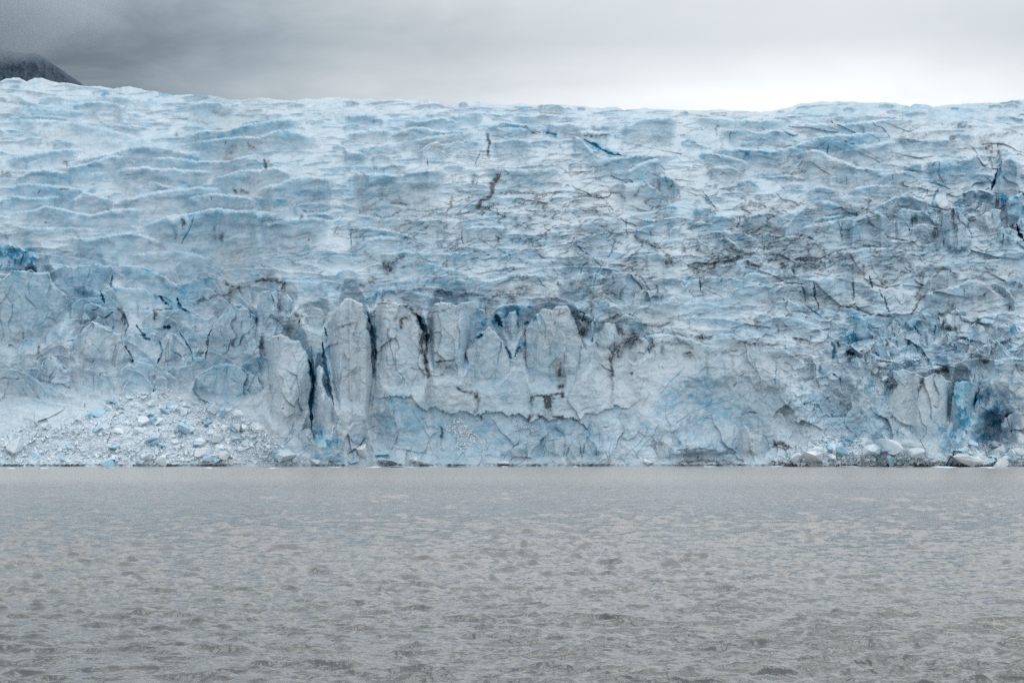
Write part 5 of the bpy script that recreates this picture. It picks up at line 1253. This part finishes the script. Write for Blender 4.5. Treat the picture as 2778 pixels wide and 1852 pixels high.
def scatter(poly, n, wmin, wmax, weights, label, group, asp=(.5, .9), name='ice_block', power=2.2):
    P = pts(poly)
    lo, hi = P.min(0), P.max(0)
    k = 0
    while k < n:
        X, Y = rr.uniform(lo[0], hi[0]), rr.uniform(lo[1], hi[1])
        if not inpoly(X, Y, P):
            continue
        w = wmin + (wmax - wmin) * rr.random() ** power
        ms = rr.choices((PALE, BLUEB, SILTY), weights)[0]
        lb = label[0] if ms is PALE else label[1] if ms is BLUEB else label[2]
        block(rr.choice(ms), X, Y, w, w * rr.uniform(*asp), lb, group, name)
        k += 1


scatter('A 0,1500 0,1290 300,1260 600,1150 800,1040 1000,1030 1200,1100 1450,1150 1600,1240 1700,1350 1850,1490', 150, 10, 42, (6, 3.5, .5),
        ('pale broken ice block in the white avalanche fan on the left', 'blue broken ice block in the white avalanche fan on the left', 'dirty broken ice block in the white avalanche fan on the left'), 'broken blocks of the left avalanche fan')
scatter('E 200,1490 320,1400 480,1300 620,1260 900,1290 1100,1400 1400,1430 1700,1330 1900,1330 2068,1360 2068,1490', 76, 11, 46, (6, 4, .4),
        ('pale broken ice block in the rubble along the right shore', 'blue broken ice block in the rubble along the right shore', 'dirty broken ice block in the rubble along the right shore'), 'broken blocks along the right shore')
scatter('E 900,700 1050,680 1350,700 1400,800 1200,800 1100,960 960,980 940,820', 20, 9, 28, (4, 5, .3),
        ('pale ice block lying in the gully above the bull-nosed buttress', 'blue ice block lying in the gully above the bull-nosed buttress', 'dirty ice block lying in the gully above the bull-nosed buttress'), 'blocks in the gully above the bull-nosed buttress')


# crumbs of ice nobody could count
def crumbs(name, label, regions, seed):
    r = np.random.default_rng(seed)
    base = []
    for s in range(6):
        me = chunk_mesh('crumb', 200 + s, M_BLOCK, (1, .85, .7), 8, 0)
        v = np.array([q.co[:] for q in me.vertices])
        f = np.array([[t for t in p.vertices] for p in me.polygons if len(p.vertices) == 3])
        base.append((v, f))
        bpy.data.meshes.remove(me)
    V, Fc, off = [], [], 0
    for poly, n, w0, w1 in regions:
        P = pts(poly)
        lo, hi = P.min(0), P.max(0)
        xy = []
        while len(xy) < n:
            a = r.uniform(lo, hi)
            if inpoly(a[0], a[1], P):
                xy.append(a)
        xy = np.array(xy)
        D = samp(DSURF, xy[:, 0], np.minimum(xy[:, 1], 1261))
        for (X, Y), d in zip(xy, D):
            w = (w0 + (w1 - w0) * r.random() ** 2) * d / FPX
            v, f = base[r.integers(6)]
            a, b = r.uniform(0, 6.28, 2)
            Rm = np.array([[math.cos(a), -math.sin(a), 0], [math.sin(a), math.cos(a), 0], [0, 0, 1]]) @ np.array([[1, 0, 0], [0, math.cos(b), -math.sin(b)], [0, math.sin(b), math.cos(b)]])
            c = np.array(place(X, Y, d - w * .2))
            V.append((v * w * .6) @ Rm.T + c)
            Fc.append(f + off)
            off += len(v)
    o = mesh_np(name, np.concatenate(V), np.concatenate(Fc), M_BLOCK, smooth=False)
    tag(o, label, 'ice rubble', None, 'stuff')


crumbs('ice_rubble', 'fine white ice crumbs filling the avalanche fan on the left',
       [('A 0,1500 0,1270 300,1250 600,1140 760,1030 1000,1020 1200,1090 1450,1140 1600,1230 1700,1340 1880,1490', 3600, 2, 8), ('A 0,1500 0,1300 300,1270 600,1170 800,1060 1000,1050 1200,1110 1450,1170 1600,1250 1700,1350 1850,1490', 1300, 6, 17), ('A 1560,720 1700,690 1800,740 1880,700 1950,760 1900,820 1700,790', 160, 2, 7)], 3)
crumbs('ice_rubble', 'fine white ice crumbs heaped along the right shore',
       [('E 180,1492 300,1420 480,1310 620,1260 900,1290 1100,1400 1400,1430 1700,1330 1900,1330 2068,1360 2068,1492', 2400, 2, 8), ('E 240,1490 400,1400 620,1280 900,1310 1100,1410 1400,1440 1700,1350 1900,1350 2068,1370 2068,1490', 700, 6, 17), ('E 900,700 1050,680 1350,700 1400,800 1200,800 1100,960 960,980 940,820', 900, 2, 7)], 4)
crumbs('ice_rubble', 'knobbly white ice crust clinging to the blue middle wall',
       [('B 1400,1160 1450,1150 1600,1290 1590,1340 1500,1380 1420,1380 1400,1260 1350,1240', 380, 3, 9), ('C 190,1140 260,1150 380,1190 440,1250 400,1280 340,1240 220,1190', 130, 2, 7)], 5)

# floating bits
for i, (x, y, w, h) in enumerate(((905, 1266, 44, 5), (1010, 1266, 60, 6), (1090, 1265, 90, 4), (1240, 1264, 70, 4), (1370, 1263, 40, 3), (560, 1268, 36, 5), (120, 1269, 44, 4), (300, 1268, 26, 4), (1560, 1263, 26, 3), (1770, 1263, 26, 3),
                                  (1930, 1263, 44, 3), (2110, 1264, 50, 3), (2300, 1264, 60, 4), (2450, 1265, 60, 4), (2560, 1266, 70, 5), (2680, 1267, 50, 5), (2005, 1264, 20, 3), (30, 1269, 40, 5), (745, 1268, 40, 4), (1180, 1265, 30, 4))):
    block(PALE[i % 9], x, y, w, h, 'thin white ice floe lying on the water close under the glacier', 'ice floes along the waterline', 'ice_floe', 'ice floe', True, tilt=.03)


# ------------------------------------------------------------------ the lake
def lake():
    mid = np.arange(-70, 2850, 1.5)
    e = np.cumsum(np.linspace(1.5, 40, 90))
    xs = np.concatenate([(-70 - e)[::-1], mid, mid[-1] + e])
    tb = np.concatenate([np.array([30, 45, 58]), 1180 + np.zeros(0)])
    ys = np.concatenate([np.array([1200., 1225, 1245, 1256]), np.arange(1262, 1360, .9), np.arange(1360, 1990, 1.25)])
    dist = HCAM / ((ys - 1180.0) / FPX)
    dist = np.concatenate([dist, dist[-1] - np.array([3., 8, 15, 24, 34])])
    D = dist[:, None] * np.ones(len(xs))[None, :]
    Xw = (xs[None, :] - 1389) / FPX * np.maximum(D, 40)
    dx = np.zeros_like(D)
    dy = np.zeros_like(D)
    z = np.zeros_like(D)
    spacing = np.gradient(-dist)[:, None]
    r = np.random.default_rng(21)
    calm = 1 - .80 * sstep(300, 375, D + 14 * noise(Xw / 60, D / 60, .5) + 8 * noise(Xw / 14, D / 20, 4.5))
    gust = (1 + .45 * fbm(Xw / 26, D / 34, 2.5, 3)) * calm
    # wind sea from a directional spectrum, two tiles so that nothing repeats in view
    for (Lt, Nn, kp, hrms, rot, k0, k1, sd) in ((113.0, 1024, 2 * math.pi / 2.8, .084, .10, 0, 2 * math.pi / .8, 1), (31.7, 512, 2 * math.pi / 1.2, .021, -.35, 2 * math.pi / 1.2, 1e9, 2)):
        rr_ = np.random.default_rng(40 + sd)
        kx = 2 * math.pi * np.fft.fftfreq(Nn, Lt / Nn)
        KX, KY = np.meshgrid(kx, kx, indexing='ij')
        K = np.hypot(KX, KY) + 1e-9
        cosd = np.abs(KX * math.sin(rot) + KY * math.cos(rot)) / K
        S = K ** -4.0 * np.exp(-(kp / K) ** 2) * (cosd ** 9.0 + .04) * (K > k0 * .7) * (K < k1 * 1.4)
        Hh = np.sqrt(S) * (rr_.normal(size=K.shape) + 1j * rr_.normal(size=K.shape))
        Hh[0, 0] = 0
        h = np.fft.ifft2(Hh).real
        sc = hrms / h.std()
        hx = np.fft.ifft2(1j * KX / K * Hh).real * sc
        hy = np.fft.ifft2(1j * KY / K * Hh).real * sc
        h = h * sc
        u = (Xw + 500) / Lt * Nn
        v = (D + 300) / Lt * Nn
        iu, iv = np.floor(u).astype(np.int64), np.floor(v).astype(np.int64)
        fu, fv = u - iu, v - iv
        bl = lambda M_: ((M_[iu % Nn, iv % Nn] * (1 - fu) + M_[(iu + 1) % Nn, iv % Nn] * fu) * (1 - fv)
                         + (M_[iu % Nn, (iv + 1) % Nn] * (1 - fu) + M_[(iu + 1) % Nn, (iv + 1) % Nn] * fu) * fv)
        z += bl(h) * gust
        dx += .75 * bl(hx) * gust
        dy += .75 * bl(hy) * gust
    fade = (D < 505)
    z = z * fade - .02
    co = np.stack([Xw + dx, D + dy, z], -1)
    o = mesh_np('water', co.reshape(-1, 3), grid_faces(len(dist), len(xs)), water_material())
    tag(o, 'rippled grey silty lake in front of the glacier', kind='structure')


lake()


# ------------------------------------------------------------------ the mountain in cloud behind, far left
def mountain():
    rid = np.array([[-1400, 150], [-900, 90], [-500, 60], [-250, 90], [-60, 128], [0, 134], [40, 141], [75, 147], [93, 141], [120, 158], [150, 178], [190, 206], [230, 233], [300, 282], [420, 350]], float)
    xs = np.arange(-1400, 420, 3.0)
    y0 = np.interp(xs, rid[:, 0], rid[:, 1]) + wiggle(xs.astype(F4), 1.8, 77, 10)
    rows = np.arange(0, 330, 3.0)
    Y = y0[None, :] + rows[:, None]
    X = np.broadcast_to(xs[None, :], Y.shape)
    D = 4200 - rows[:, None] * .78 * 1.25 + 0 * X
    D = D - 40 * fbm(X / 46, Y / 90 + X / 80, 1.7, 5, .55, 'ridge') * np.clip(rows[:, None] / 10, 0, 1)
    x, y, z = place(X, Y, D)
    f = np.stack([x, y, z], -1)
    bk = np.stack([x[0], y[0] + 500, z[0] - 420], -1)
    co = np.concatenate([bk[None], f], 0)
    o = mesh_np('mountain', co.reshape(-1, 3), grid_faces(co.shape[0], len(xs))[:, ::-1], rock_material())
    tag(o, 'dark rocky mountain shoulder rising into cloud behind the ice', kind='structure')


mountain()


def cloud():
    m, n, l = mat('cloud_vapour')
    out = n.new('ShaderNodeOutputMaterial')
    v = N(n, 'ShaderNodeVolumePrincipled')
    v.inputs['Color'].default_value = (.60, .655, .70, 1)
    v.inputs['Anisotropy'].default_value = .2
    tc = n.new('ShaderNodeTexCoord')
    ln = N(n, 'ShaderNodeVectorMath', operation='LENGTH')
    l.new(tc.outputs['Object'], ln.inputs[0])
    t = N(n, 'ShaderNodeTexNoise', ins={'Scale': 2.4, 'Detail': 4, 'Roughness': .6})
    l.new(tc.outputs['Object'], t.inputs['Vector'])
    a = mth(n, l, 'SUBTRACT', .98, ln.outputs['Value'])
    a = mth(n, l, 'MULTIPLY_ADD', t.outputs[0], .5, mth(n, l, 'SUBTRACT', a, .25))
    a = mth(n, l, 'MULTIPLY', mth(n, l, 'MULTIPLY', a, 2.0, clamp=True), .012)
    l.new(a, v.inputs['Density'])
    l.new(v.outputs[0], out.inputs['Volume'])
    bm = bmesh.new()
    bmesh.ops.create_icosphere(bm, subdivisions=4, radius=1)
    me = bpy.data.meshes.new('cloud')
    bm.to_mesh(me)
    bm.free()
    me.materials.append(m)
    o = bpy.data.objects.new('cloud', me)
    COL.objects.link(o)
    o.location = place(np.float64(-210), np.float64(15), 3800.0)
    o.scale = (430, 190, 130)
    tag(o, 'soft grey cloud wrapping the top of the mountain', 'cloud', None, 'stuff')


cloud()
